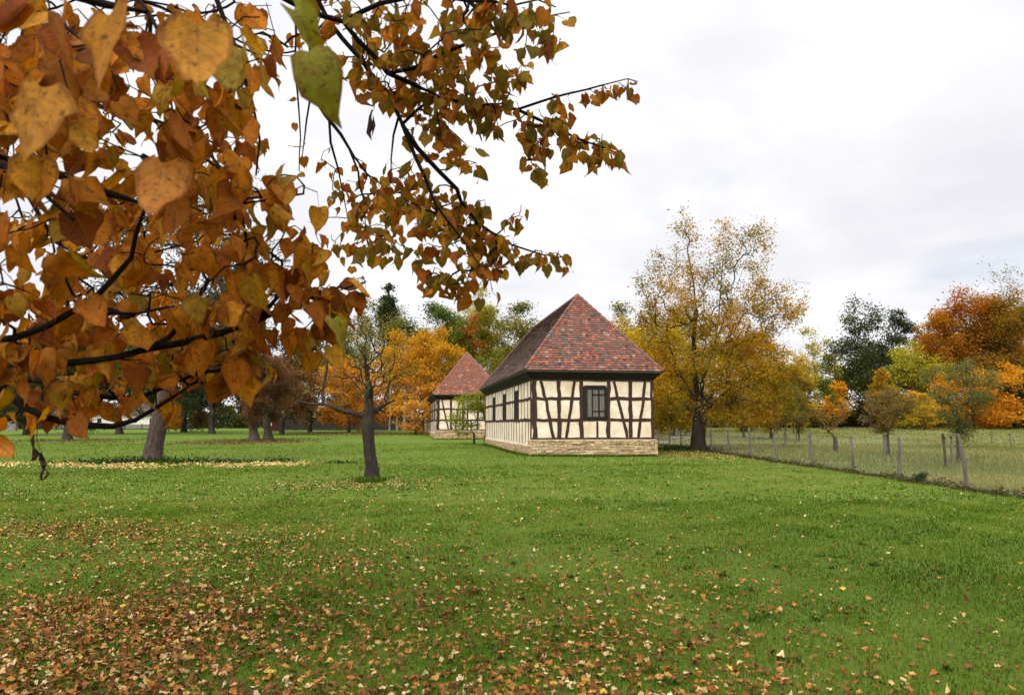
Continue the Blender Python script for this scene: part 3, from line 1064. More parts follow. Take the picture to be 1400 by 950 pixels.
def build_trees():
    # ---- left / centre background
    tree('maple_tree', 'broad golden orange tree left of the smaller timber house', 578, 96, 455, 62, 580, P_OCHRE, group=G, nl=16, nattr=170)
    tree('maple_tree', 'salmon orange tree seen behind the pruned bare tree', 478, 100, 488, 52, 582, P_SALMON, group=G, nl=14, nattr=150)
    tree('maple_tree', 'pale orange twiggy tree crown beside the long wall of the smaller house', 570, 90, 512, 36, 588, P_SALMON[1:] + P_OCHRE[3:], group=G, nattr=110, clear=1.0, dens=0.7)
    tree('willow_tree', 'airy grey green tree with a pointed crown, left of pale bare stems', 508, 118, 418, 44, 545, P_GREYOLIVE, group=G, nl=14, nattr=170, dens=0.6)
    tree('spruce_tree', 'dark green narrow evergreen rising above the grey green tree', 530, 135, 372, 24, 500, P_DARK, group=G, nl=18, nattr=150, shape='cone', upbias=0.2)
    tree('bare_tree', 'slim pale bare stems beside the dark evergreen', 544, 112, 418, 12, 520, P_GREYOLIVE, group=G, nl=6, nattr=60, bark='bark_pale', trunk_r=0.22, stems=3, dens=0.06)
    tree('oak_tree', 'dark green tree above the golden orange one', 590, 140, 420, 44, 560, P_GREEN[:3] + P_DARK[2:], group=G, nl=14, nattr=140)
    tree('birch_tree', 'pale yellow green tree peeping over the red crown', 660, 150, 404, 36, 560, P_YGREEN, group=G, nl=12, nattr=130)
    tree('beech_tree', 'small fiery red crown between the two roofs', 650, 128, 428, 26, 530, P_RED, group=G, nl=10, nattr=110)
    tree('oak_tree', 'olive green tree against the ridge of the nearer roof', 705, 118, 412, 48, 560, P_OLIVE, group=G, nl=15, nattr=160)
    tree('oak_tree', 'green bushy tree directly behind the roof tip of the smaller house', 662, 108, 468, 40, 580, P_GREEN + P_OLIVE[3:], group=G, nl=13, nattr=140)
    tree('oak_tree', 'green tree far behind the smaller house roof, under the red crown', 622, 125, 452, 34, 580, P_GREEN, group=G, nl=12, nattr=120)
    tree('lime_tree', 'mustard yellow tree spreading right behind the nearer house', 866, 70, 404, 62, 592, P_GOLD, group=G, nl=18, nattr=220)
    tree('lime_tree', 'golden olive tree between the nearer roof and the tall airy tree', 918, 84, 425, 48, 596, P_GOLD[:3] + P_OLIVE[2:], group=G, nl=16, nattr=170)
    tree('oak_tree', 'olive treetop just right of the roof peak', 832, 104, 416, 34, 560, P_OLIVE, group=G, nl=12, nattr=120)
    tree('oak_tree', 'dull olive tree tucked behind the roof peak', 762, 122, 424, 52, 580, P_OLIVE, group=G, nl=12, nattr=120)
    # trees of the left lawn
    db = ground_dist(602, 348)
    tree('plum_tree', 'dusky brown tree with a slanting trunk, left of a pair', 348, db, 470, 34, 570, P_BROWN, group='dusky trees on the far left lawn', nl=16, nattr=150, trunk_r=0.42, lean=0.35, bark='bark_red', leaf=0.16)
    tree('plum_tree', 'dusky brown tree with a dark upright trunk, right of a pair', 366, ground_dist(600, 366), 478, 40, 572, P_BROWN, group='dusky trees on the far left lawn', nl=16, nattr=150, trunk_r=0.40, leaf=0.16)
    tree('plum_tree', 'brownish tree with a thin trunk just right of the red hut', 388, ground_dist(594, 388), 490, 40, 574, P_BROWN + [(0.24, 0.15, 0.05)], group='dusky trees on the far left lawn', nl=16, nattr=150, trunk_r=0.28)
    tree('plum_tree', 'olive brown tree left of the pruned tree limb', 426, ground_dist(590.5, 426), 486, 40, 570, P_BROWN[1:] + P_OLIVE[:2], group='dusky trees on the far left lawn', nl=16, nattr=150, trunk_r=0.28)
    for i, (px, by, top, hw, pal, lab) in enumerate((
            (98, 601, 455, 55, P_DARK, 'dark green tree with a short trunk on the far left lawn'),
            (40, 594, 480, 50, P_DARK[1:] + P_OLIVE[:1], 'dark crowned tree by the grey wall at the left edge'),
            (165, 593, 470, 60, P_OLIVE[:3], 'olive tree standing in front of the pale building'),
            (292, 593, 440, 46, P_DARK, 'tall dark green tree behind the leaning trunk'),
            (255, 590.5, 475, 45, P_BROWN[:3] + P_DARK[2:], 'dark brownish tree right of the leaning trunk'))):
        tree('lawn_tree', lab, px, ground_dist(by, px), top, hw, 581, pal, group='dark trees on the left lawn', nl=12, nattr=110, trunk_r=0.36)
    # leaning pear tree
    d = ground_dist(631, 208)
    X = (208 - 700) / F * d
    root = thing('pear_tree', 'old tree with a thick leaning trunk over a carpet of yellow leaves', 'tree', (X, d, float(height(X, d))))
    sk = Skeleton()
    base = at(208, 631, d)
    pts = [at(208, 632, d), at(209, 622, d), at(212, 605, d), at(217, 580, d), at(222, 560, d), at(228, 535, d), at(236, 505, d), at(245, 470, d)]
    sk.chain([p - np.array(root.location) for p in pts])
    c = at(265, 380, d) - np.array(root.location)
    A, _ = lobes_points(260, c, np.array([5.0, 4.6, 4.6]), 20, 0.34, fill=0.8)
    A = A[A[:, 2] > 2.0]
    sk.grow(A, seg=0.7, up=0.08, first=4, root=sk.pos[5])
    sk.finish(0.36, 0.012)
    mesh_obj('trunk', sk.mesh('trunk', MAT['bark_red'], 10, 0.05, (0.45, 0.3)), root)
    tn = np.where((sk.w <= 3) & (np.arange(len(sk.w)) > 8))[0]
    n = 20000
    k = rng.choice(tn, n)
    V, Q, C = leaf_cards(sk.P[k] + rng.normal(0, 0.34, (n, 3)), rng.uniform(0.07, 0.15, n),
                         pick([(0.018, 0.028, 0.012), (0.03, 0.045, 0.016), (0.05, 0.06, 0.02), (0.10, 0.095, 0.028)], n), 0.3)
    mesh_obj('crown', np_mesh('crown', V, [Q], MAT['foliage'], C), root)

    # ---- right background
    tree('oak_tree', 'brown gold tree half hidden behind the tall airy tree', 1012, 104, 452, 42, 588, P_GOLD[:3] + P_OAK[2:], group=GR, nl=14, nattr=140)
    tree('oak_tree', 'gold tree right of the tall airy tree, above the young orchard', 1062, 116, 462, 38, 588, P_GOLD + P_OAK[3:], group=GR, nl=14, nattr=140)
    tree('poplar_tree', 'pale see-through yellow green tree in the gap of the tree line', 1122, 160, 456, 34, 560, P_YGREEN[1:] + P_GREYOLIVE[2:], group=GR, nl=12, nattr=150, bark='bark_pale', dens=0.45)
    tree('oak_tree', 'low green tree under the pale see-through one', 1098, 135, 505, 34, 590, P_GREEN[1:] + P_OLIVE[2:4], group=GR, nl=12, nattr=120)
    tree('fir_tree', 'tall dark green tree with a brownish top in the tree line', 1188, 140, 434, 46, 588, P_DARK + P_DARK[2:] + [(0.13, 0.09, 0.025)], group=GR, nl=16, nattr=170, upbias=0.3)
    tree('pine_tree', 'dark pine with flat layered boughs beside the orange tree', 1246, 158, 430, 20, 540, P_DARK, group=GR, nl=9, nattr=110, lobe=0.34, upbias=1.4)
    tree('beech_tree', 'large rust orange tree at the right of the tree line', 1322, 150, 402, 62, 585, P_RUST, group=GR, nl=18, nattr=230)
    tree('oak_tree', 'large olive brown tree at the right edge', 1392, 138, 404, 58, 588, P_OAK + P_OLIVE[:2], group=GR, nl=18, nattr=220)
    tree('oak_tree', 'broad orange brown tree between the rust orange and olive brown ones', 1356, 146, 404, 46, 585, P_OAK[1:] + P_RUST[1:3], group=GR, nl=16, nattr=200)
    tree('beech_tree', 'lower orange tree at the left foot of the rust orange one', 1288, 144, 428, 34, 585, P_RUST[1:] + P_OAK[2:], group=GR, nl=14, nattr=160)
    tree('bare_tree', 'bare grey twigs sticking up above the olive brown tree', 1388, 172, 362, 40, 500, P_OAK, group=GR, nl=10, nattr=170, trunk_r=0.35, dens=0.03)
    tree('birch_tree', 'bright yellow green tree left of the orange ones', 1240, 130, 468, 32, 588, P_YGREEN + P_YGREEN[:2], group=GR, nl=14, nattr=150)
    tree('birch_tree', 'yellow green tree between the lime green and bright orange crowns', 1278, 136, 488, 26, 588, P_YGREEN[:3] + P_OAK[2:], group=GR, nl=12, nattr=120)
    tree('maple_tree', 'bright orange tree low behind the staked apple tree', 1328, 122, 494, 54, 591, P_ORANGE, group=GR, nl=16, nattr=180)
    tree('maple_tree', 'smaller orange and yellow crown left of the bright orange tree', 1262, 118, 535, 26, 590, P_ORANGE[2:] + P_YGREEN[2:], group=GR, nl=12, nattr=110)
    tree('oak_tree', 'dark green bushy tree in the right corner under the oak', 1394, 128, 486, 34, 590, P_DARK[1:] + P_GREEN[:2], group=GR, nl=12, nattr=120)
    tree('maple_tree', 'small bright amber tree below the pale see-through tree', 1142, 126, 522, 13, 575, P_ORANGE[1:], group=GR, nl=10, nattr=90)
    tree('maple_tree', 'small brown and gold tree below the dark green one', 1206, 118, 500, 17, 590, P_OAK[1:] + P_GOLD[3:], group=GR, nl=12, nattr=110)
    tree('larch_tree', 'olive brown tree with slim twin stems at the meadow edge', 1086, 92, 505, 26, 588, P_OAK[:3] + P_GREYOLIVE[:2], group=GR, nl=10, nattr=110, stems=2, trunk_r=0.12, dens=0.6)

    # ---- far second row, closing the gaps in the wood
    k = 0
    rows = ((330, 448, 60, P_DARK, 'dark wood tree over the dusky brown pair'), (420, 462, 55, P_GREEN[:2] + P_DARK, 'dark green wood tree behind the salmon orange one'),
            (215, 452, 70, P_DARK, 'dark wood tree over the pale building'), (80, 452, 80, P_DARK[1:], 'dark wood tree behind the left corner of the lawn'),
            (475, 452, 30, P_OLIVE[:3], 'olive wood tree left of the airy grey green one'),
            (560, 440, 36, P_GREEN, 'green wood tree right of the narrow evergreen'), (960, 470, 50, P_OLIVE, 'olive wood tree through the lower crown of the airy tree'),
            (1040, 490, 50, P_OAK, 'brown wood tree in the middle of the tree line'), (1160, 500, 36, P_GREEN, 'green wood tree beside the tall dark one'),
            (1220, 478, 40, P_DARK[1:], 'dark wood tree between pine and dark green tree'), (1440, 420, 60, P_OAK, 'brown wood tree beyond the right edge'))
    for (px, top, hw, pal, lab) in rows:
        tree('wood_tree', lab, px, 178, top, hw, 588, pal, group='back row of the wood', nl=13, nattr=110)

    # ---- hedges closing the view under the crowns
    def hedge(label, x0, x1, d, h, pal, group):
        L = abs(x1 - x0) * d / F
        X = ((x0 + x1) / 2 - 700) / F * d
        root = thing('hedge', label, 'hedge', (X, d, float(height(X, d))), 0, group)
        n = int(L * h * 3.2 / 0.02)
        p = np.stack([rng.uniform(-L / 2, L / 2, n), rng.normal(0, 0.5, n), rng.uniform(0, 1, n) ** 0.8 * h], 1)
        p[:, 2] *= 0.8 + 0.2 * np.sin(p[:, 0] * 0.9) + 0.12 * np.sin(p[:, 0] * 2.3)
        V, Q, C = leaf_cards(p, rng.uniform(0.25, 0.5, n), pick(pal, n), 0.4)
        mesh_obj('foliage', np_mesh('foliage', V, [Q], MAT['foliage'], C), root)
        for s_ in np.linspace(-L / 2 + 0.3, L / 2 - 0.3, max(3, int(L / 1.5))):
            m = MB()
            m.tube([(s_, 0, 0), (s_ + rng.normal(0, 0.15), 0.05, h * 0.5), (s_ + rng.normal(0, 0.3), -0.05, h * 0.85)], [0.05, 0.035, 0.01], 5)
            m.build('stem', MAT['bark'], root)
    gh = 'hedges at the foot of the wood'
    hedge('dark hedge along the left lawn behind the board fence', 230, 560, 134, 4.5, P_OLIVE[:3] + P_DARK[2:], gh)
    hedge('dark hedge left of the pale building', -160, 62, 128, 4.0, P_OLIVE[:2] + P_DARK[2:], gh)
    hedge('olive brown hedge behind the nearer house', 880, 1090, 140, 5.0, P_OLIVE[:3] + P_OAK[:1], gh)
    hedge('brown green hedge along the middle of the meadow edge', 1080, 1260, 148, 4.4, P_OAK[:2] + P_DARK[2:], gh)
    hedge('brown hedge along the right end of the meadow edge', 1255, 1480, 134, 3.6, P_OAK[:3], gh)


build_trees()


# ------------------------------------------------------------------ tall airy tree by the fence
def build_airy():
    d = 44.5
    X = (955 - 700) / F * d
    h0 = float(height(X, d))
    o = np.array([X, d, h0])
    root = thing('cherry_tree', 'tall airy tree with thinning gold leaves and dark trunk at the wire fence', 'tree', tuple(o))
    sk = Skeleton()
    tr = [at(955, 614, d), at(955, 600, d), at(956, 585, d), at(957, 570, d), at(958, 556, d), at(960, 545, d)]
    i0 = sk.chain([p - o for p in tr])
    i0 = len(tr) - 1
    limbs = [
        ([(952, 530, 0.2), (950, 500, 0.4), (948, 465, 0.3), (952, 425, 0.2), (948, 385, 0), (940, 345, -0.3), (938, 310, -0.5), (932, 285, -0.5)], 4),
        ([(962, 520, 0.5), (975, 480, 0.9), (982, 440, 1.2), (985, 400, 1.3), (988, 360, 1.2), (990, 325, 1.2), (995, 305, 1.3)], 5),
        ([(958, 525, -0.6), (972, 490, -1.2), (985, 450, -1.5), (1000, 410, -1.8), (1015, 370, -2.0), (1030, 330, -2.2), (1040, 305, -2.3)], 5),
        ([(975, 535, -0.8), (995, 520, -1.6), (1020, 480, -2.2), (1045, 430, -2.4), (1065, 400, -2.4), (1090, 385, -2.4), (1108, 388, -2.5)], 4),
        ([(978, 548, 0.3), (1000, 530, 0.8), (1030, 505, 1.4), (1055, 480, 2), (1080, 465, 2.4)], 3),
        ([(940, 530, 0.4), (925, 500, 0.9), (912, 465, 1.3), (900, 430, 1.6), (890, 390, 1.8), (885, 360, 1.9)], 4),
        ([(945, 440, -0.5), (930, 410, -0.9), (915, 380, -1.2), (905, 355, -1.5), (897, 335, -1.6)], None),
        ([(935, 535, -1.0), (910, 520, -1.9), (890, 500, -2.5), (878, 470, -2.8)], 4),
        ([(985, 555, -1.2), (1010, 548, -2.2), (1035, 540, -3.0)], 3),
        ([(925, 545, 1.0), (905, 540, 2.0), (890, 545, 2.8)], 3),
    ]
    ends = {}
    for pts, st in limbs:
        P = [at(a, b, d + c) - o for a, b, c in pts]
        if st is None:
            st = int(np.argmin([np.linalg.norm(q - P[0]) for q in sk.pos]))
        sk.chain(P, st)
    nb = len(sk.pos)
    # attractors: dense lower mass, thin top
    A = []
    def blob(px, py, rx, ry, rd, n):
        v = rng.normal(0, 1, (n, 3))
        v /= np.linalg.norm(v, axis=1)[:, None]
        v *= rng.uniform(0, 1, (n, 1)) ** 0.4
        for q in v:
            A.append(at(px + q[0] * rx, py + q[1] * ry, d + q[2] * rd) - o)
    blob(955, 510, 78, 62, 3.4, 120)
    blob(1030, 500, 52, 52, 3.0, 85)
    blob(1052, 545, 38, 34, 2.4, 45)
    blob(905, 530, 48, 48, 2.8, 60)
    blob(1000, 460, 70, 45, 3.2, 70)
    blob(1065, 420, 46, 38, 2.6, 48)
    blob(910, 400, 42, 60, 2.4, 70)
    blob(985, 420, 90, 60, 3.2, 90)
    blob(890, 450, 30, 50, 2.0, 40)
    blob(915, 562, 40, 20, 2.6, 40)
    blob(985, 565, 36, 16, 2.4, 26)
    blob(958, 390, 50, 72, 2.6, 62)
    blob(1015, 375, 42, 62, 2.6, 60)
    blob(940, 315, 26, 32, 1.4, 20)
    blob(1035, 330, 32, 26, 1.5, 20)
    blob(990, 320, 26, 22, 1.5, 12)
    A = np.array(A)
    sk.grow(A, seg=0.5, up=0.08, first=4, root=sk.pos[5], bias=0.25)
    sk.finish(0.40, 0.009)
    sk.r[nb:] = np.minimum(sk.r[nb:], 0.035)
    sk.r[len(tr):nb] = np.minimum(sk.r[len(tr):nb], 0.16)
    mesh_obj('trunk', sk.mesh('trunk', MAT['bark_dark'], 8, 0.04, (0.25, 0.3)), root)
    tn = np.where((sk.w <= 2.5) & (np.arange(len(sk.w)) > nb))[0]
    # few leaves high up, many below
    zt = sk.P[tn, 2]
    wgt = np.clip(1.5 - zt / 12.0, 0.42, 1.0)
    n = 44000
    k = rng.choice(tn, n, p=wgt / wgt.sum())
    pal = [(0.10, 0.095, 0.014), (0.18, 0.135, 0.018), (0.30, 0.19, 0.022), (0.42, 0.23, 0.024), (0.48, 0.23, 0.024)]
    t = np.clip(0.5 + 0.16 * wav(sk.P[k, 0], sk.P[k, 2], 4, 0.9) + rng.normal(0, 0.17, n), 0, 0.999)
    V, Q, C = leaf_cards(sk.P[k] + rng.normal(0, 0.24, (n, 3)), rng.uniform(0.08, 0.19, n), pick(pal, n, t), 0.5)
    mesh_obj('crown', np_mesh('crown', V, [Q], MAT['foliage'], C), root)


build_airy()


# ------------------------------------------------------------------ pruned orchard tree
def build_pruned():
    d = ground_dist(655, 508)
    X = (508 - 700) / F * d
    h0 = float(height(X, d))
    o = np.array([X, d, h0 - 0.05])
    root = thing('orchard_tree', 'hard pruned nearly bare tree with one long side limb, standing alone on the lawn', 'tree', tuple(o))
    a = lambda px, py, dd=0: at(px, py, d + dd) - o
    sk = Skeleton()
    sk.chain([a(509, 658), a(508, 648), a(508, 636), a(506, 622), a(504, 606), a(503, 590), a(503, 576), a(504, 566), a(505, 556), a(505, 545)])
    L = [
        ([(497, 569, -.05), (487, 566, -.1), (475, 563, -.1), (462, 559, -.2), (452, 555, -.2), (442, 552, -.2), (432, 553, -.3), (420, 551, -.3), (405, 549, -.4)], 6),
        ([(442, 545, -.2), (441, 535, -.2), (444, 520, -.25), (447, 505, -.2), (447, 490, -.2), (446, 476, -.1), (448, 462, 0), (447, 452, 0)], 15),
        ([(513, 561, .1), (521, 556, .2), (530, 552, .2), (539, 547, .3)], 7),
        ([(505, 535, .05), (503, 522, .1), (501, 508, .1), (500, 490, .15), (499, 470, .2)], 9),
        ([(512, 540, .2), (520, 534, .3), (531, 529, .35), (545, 526, .4), (558, 525, .4), (569, 524, .4)], 9),
        ([(498, 540, -.2), (489, 528, -.3), (480, 518, -.35), (470, 510, -.4), (459, 507, -.5)], 8),
        ([(499, 535, .3), (493, 522, .5), (489, 505, .6), (486, 488, .7)], 8),
        ([(507, 530, -.3), (511, 512, -.5), (514, 495, -.6), (519, 478, -.6)], 9),
        ([(464, 550, -.2), (465, 540, -.3), (464, 530, -.3)], 13),
        ([(525, 545, .2), (530, 535, .2), (533, 522, .2)], 28),
    ]
    for pts, st in L:
        st = min(st, len(sk.pos) - 1)
        P = [a(*p) for p in pts]
        if st > 9:
            st = int(np.argmin([np.linalg.norm(q - P[0]) for q in sk.pos]))
        sk.chain(P, st)
    nb = len(sk.pos)
    A = []
    for (px, py, rx, ry, n) in ((505, 480, 42, 50, 95), (500, 450, 26, 40, 30), (470, 500, 36, 40, 26), (545, 505, 32, 22, 26), (447, 455, 14, 26, 14), (420, 535, 22, 16, 10), (525, 500, 26, 30, 22)):
        for _ in range(n):
            A.append(a(px + rng.normal(0, rx * .5), py + rng.normal(0, ry * .5), rng.normal(0, 0.45)))
    sk.grow(np.array(A), seg=0.3, up=0.18, first=12, root=sk.pos[8], bias=0.9, wob=0.03)
    nA = nb
    sk.finish(0.215, 0.0075)
    # keep the cut limbs thick
    r = sk.r
    r[nb:] = np.minimum(r[nb:], 0.020)
    for s_, n_, r0, r1 in ((10, 9, 0.078, 0.028), (19, 8, 0.055, 0.02), (27, 4, 0.085, 0.03), (31, 5, 0.10, 0.02)):
        r[s_:s_ + n_] = np.maximum(r[s_:s_ + n_], np.linspace(r0, r1, n_))
    r[:10] = np.array([0.29, 0.215, 0.182, 0.170, 0.170, 0.175, 0.180, 0.165, 0.14, 0.115])
    mesh_obj('trunk', sk.mesh('trunk', MAT['bark_dark'], 14, 0.07), root)
    tn = np.where((sk.w <= 2) & (np.arange(len(sk.w)) > nb))[0]
    n = 1700
    k = rng.choice(tn, n)
    V, Q, C = leaf_cards(sk.P[k] + rng.normal(0, 0.06, (n, 3)), rng.uniform(0.035, 0.075, n),
                         pick([(0.12, 0.12, 0.03), (0.2, 0.18, 0.035), (0.32, 0.24, 0.045), (0.40, 0.22, 0.04)], n), 0.4)
    mesh_obj('crown', np_mesh('crown', V, [Q], MAT['foliage'], C), root)


build_pruned()


# ------------------------------------------------------------------ young trees in the meadow
def build_orchard():
    g = 'young fruit trees in the meadow'
    d3 = ground_dist(632, 1305)
    tree('apple_tree', 'staked green leaved young tree behind the nearest fence post', 1306, d3, 492, 42, 594, [(0.05, 0.06, 0.02), (0.085, 0.10, 0.03), (0.13, 0.14, 0.045), (0.22, 0.17, 0.05)],
         group=g, nl=12, nattr=150, leaf=0.075, trunk_r=0.075, clear=2.3, shape='vase', spread=0.06, sides=8, dens=0.5)
    d2 = ground_dist(622, 1212)
    tree('apple_tree', 'staked brownish young tree in the middle of the meadow', 1211, d2, 528, 27, 590, [(0.09, 0.065, 0.025), (0.15, 0.10, 0.035), (0.20, 0.13, 0.05), (0.14, 0.13, 0.035)],
         group=g, nl=10, nattr=120, leaf=0.085, trunk_r=0.06, spread=0.07, sides=7, dens=0.6)
    d1 = ground_dist(617, 1137)
    tree('apple_tree', 'low crooked dark tree with few orange leaves in the meadow', 1138, d1, 545, 28, 592, [(0.22, 0.12, 0.03), (0.33, 0.17, 0.03), (0.14, 0.09, 0.03)],
         group=g, nl=10, nattr=90, leaf=0.09, trunk_r=0.11, shape='vase', spread=0.06, clear=0.75, sides=7, dens=0.14)
    tree('apple_tree', 'thin olive young tree between two slim stakes', 1090, ground_dist(603, 1090), 528, 22, 582, [(0.10, 0.10, 0.03), (0.16, 0.13, 0.04), (0.22, 0.14, 0.04)],
         group=g, nl=9, nattr=90, leaf=0.12, trunk_r=0.06, spread=0.07)
    tree('apple_tree', 'small young tree beyond the fence, right of the dark trunk', 1015, ground_dist(598, 1015), 520, 26, 580, [(0.10, 0.09, 0.03), (0.22, 0.14, 0.04), (0.3, 0.17, 0.04)],
         group=g, nl=9, nattr=90, leaf=0.13, trunk_r=0.12, spread=0.07)
    tree('apple_tree', 'small gold young tree with short trunk under the airy crown', 1053, ground_dist(600, 1053), 510, 26, 584, P_OAK[1:], group=g, nl=9, nattr=90, leaf=0.13, trunk_r=0.14, spread=0.07)

    # stakes
    k = 0
    def stake(px, py, top, lab, dx=0, rad=0.035):
        d = ground_dist(py, px)
        b = at(px, py, d)
        t = at(px + dx, top, d)
        b[2] = float(height(b[0], d)) - 0.05
        m = MB()
        o = thing('tree_stake', lab, 'stake', (b[0], b[1], b[2] + 0.05), 0, 'tree stakes in the meadow')
        v = (t - b)
        m.tube([(0, 0, -0.05), tuple(v * 0.5 + [0, 0, -0.05]), tuple(v * 0.97 + [0, 0, -0.05]), tuple(v + [0, 0, -0.05])], [rad, rad * .97, rad * 0.93, rad * 0.55], 7, jit=0.05)
        m.build('shaft', MAT['post'] if rad < 0.05 else MAT['bark'], o)
        mm = MB()
        mm.tube([tuple(v * 0.82 + [0, -rad, 0]), tuple(v * 0.86 + [0.0, rad, 0])], [rad * 1.12, rad * 1.12], 7)
        mm.build('tie', MAT['darkboard'], o)
    stake(1293, 637, 592, 'dark leaning stake left of the staked green tree', -4, 0.05)
    stake(1301, 636, 592, 'grey stake close to the trunk of the staked green tree', -1, 0.045)
    stake(1208, 625, 592, 'left one of two stakes under the brownish young tree', 0.5, 0.04)
    stake(1212, 625, 591, 'right one of two stakes under the brownish young tree', -0.5, 0.035)
    stake(1072, 611, 583, 'left foot of the slim stake pair near the fence', 1.5)
    stake(1075.5, 611, 583, 'right foot of the slim stake pair near the fence', -1.5)
    stake(1089, 603, 580, 'slim stake left of the thin olive tree')
    stake(1093, 603, 582, 'slim stake right of the thin olive tree')
    stake(1356, 607, 588, 'lone slim stake far right in the meadow')
    stake(1383, 614, 591, 'short slanting stake near the right edge of the meadow', -3)
    stake(1031, 607, 583, 'slim stake beyond the fence under the airy crown')


build_orchard()


# ------------------------------------------------------------------ small tree beside house two, bush at fence, undergrowth
def build_bushes():
    tree('hazel_shrub', 'yellow green bushy young tree between the two timber houses', 648, 60, 536, 31, 597, [(0.09, 0.11, 0.018), (0.15, 0.17, 0.025), (0.22, 0.22, 0.035), (0.30, 0.26, 0.05)],
         nl=12, nattr=130, leaf=0.13, trunk_r=0.08, cat='shrub', spread=0.06, dens=0.6, lobe=0.33)
    d = ground_dist(658, 1250)
    X = (1250 - 700) / F * d
    root = thing('shrub', 'small dark green shrub at the foot of the wire fence', 'shrub', (X, d, float(height(X, d))))
    sk = Skeleton()
    sk.chain([(0, 0, 0), (0, 0, 0.06)])
    A, _ = lobes_points(60, np.array([0, 0, 0.17]), np.array([0.26, 0.24, 0.18]), 9, 0.5)
    A = A[A[:, 2] > 0.03]
    sk.grow(A, seg=0.06, first=1)
    sk.finish(0.02, 0.003)
    mesh_obj('stems', sk.mesh('stems', MAT['bark'], 5), root)
    n = 700
    k = rng.integers(2, len(sk.P), n)
    V, Q, C = leaf_cards(sk.P[k] + rng.normal(0, 0.04, (n, 3)), rng.uniform(0.03, 0.07, n), pick([(0.02, 0.045, 0.02), (0.035, 0.07, 0.03), (0.06, 0.10, 0.045)], n), 0.6)
    mesh_obj('foliage', np_mesh('foliage', V, [Q], MAT['foliage'], C), root)

    # strip of weeds along the fence foot
    n = 9000
    y = rng.uniform(12, 58, n)
    x = 11.45 + rng.normal(0, 0.16, n) + 0.06 * np.sin(y * 1.7)
    z = height(x, y) + np.abs(rng.normal(0, 0.07, n)) * (1 + 0.5 * np.sin(y * 2.3))
    V, Q, C = leaf_cards(np.stack([x, y, z], 1), rng.uniform(0.04, 0.10, n), pick([(0.025, 0.035, 0.014), (0.045, 0.055, 0.02), (0.07, 0.06, 0.03), (0.11, 0.06, 0.03)], n), 0.5)
    tag(mesh_obj('fence_weeds', np_mesh('fence_weeds', V, [Q], MAT['foliage'], C)), 'dark strip of weeds along the wire fence foot', 'weeds', kind='stuff')
    # low ivy round the leaning tree and darker grass at the house
    pts = []
    for (cx, cy, sx, sy, m, hz) in ((-15.2, 31.4, 1.6, 0.35, 1500, 0.13), (-17, 31.0, 1.2, 0.3, 500, 0.10), (-12.4, 31.8, 1.6, 0.3, 700, 0.07), (-9.8, 31.5, 0.35, 0.18, 260, 0.10), (-7.0, 30.5, 0.4, 0.15, 160, 0.06),
                                    (11.3, 45.5, 1.0, 1.4, 1500, 0.16), (9.3, 46.5, 1.2, 1.2, 1100, 0.12)):
        p = np.stack([cx + rng.normal(0, sx, m), cy + rng.normal(0, sy, m), np.abs(rng.normal(0, hz, m))], 1)
        p[:, 2] += height(p[:, 0], p[:, 1])
        pts.append(p)
    p = np.concatenate(pts)
    V, Q, C = leaf_cards(p, rng.uniform(0.06, 0.13, len(p)), pick([(0.014, 0.030, 0.012), (0.022, 0.045, 0.016), (0.035, 0.065, 0.02)], len(p)), 0.7)
    tag(mesh_obj('undergrowth', np_mesh('undergrowth', V, [Q], MAT['foliage'], C)), 'low dark green plants round the leaning tree and fence tree', 'undergrowth', kind='stuff')


build_bushes()


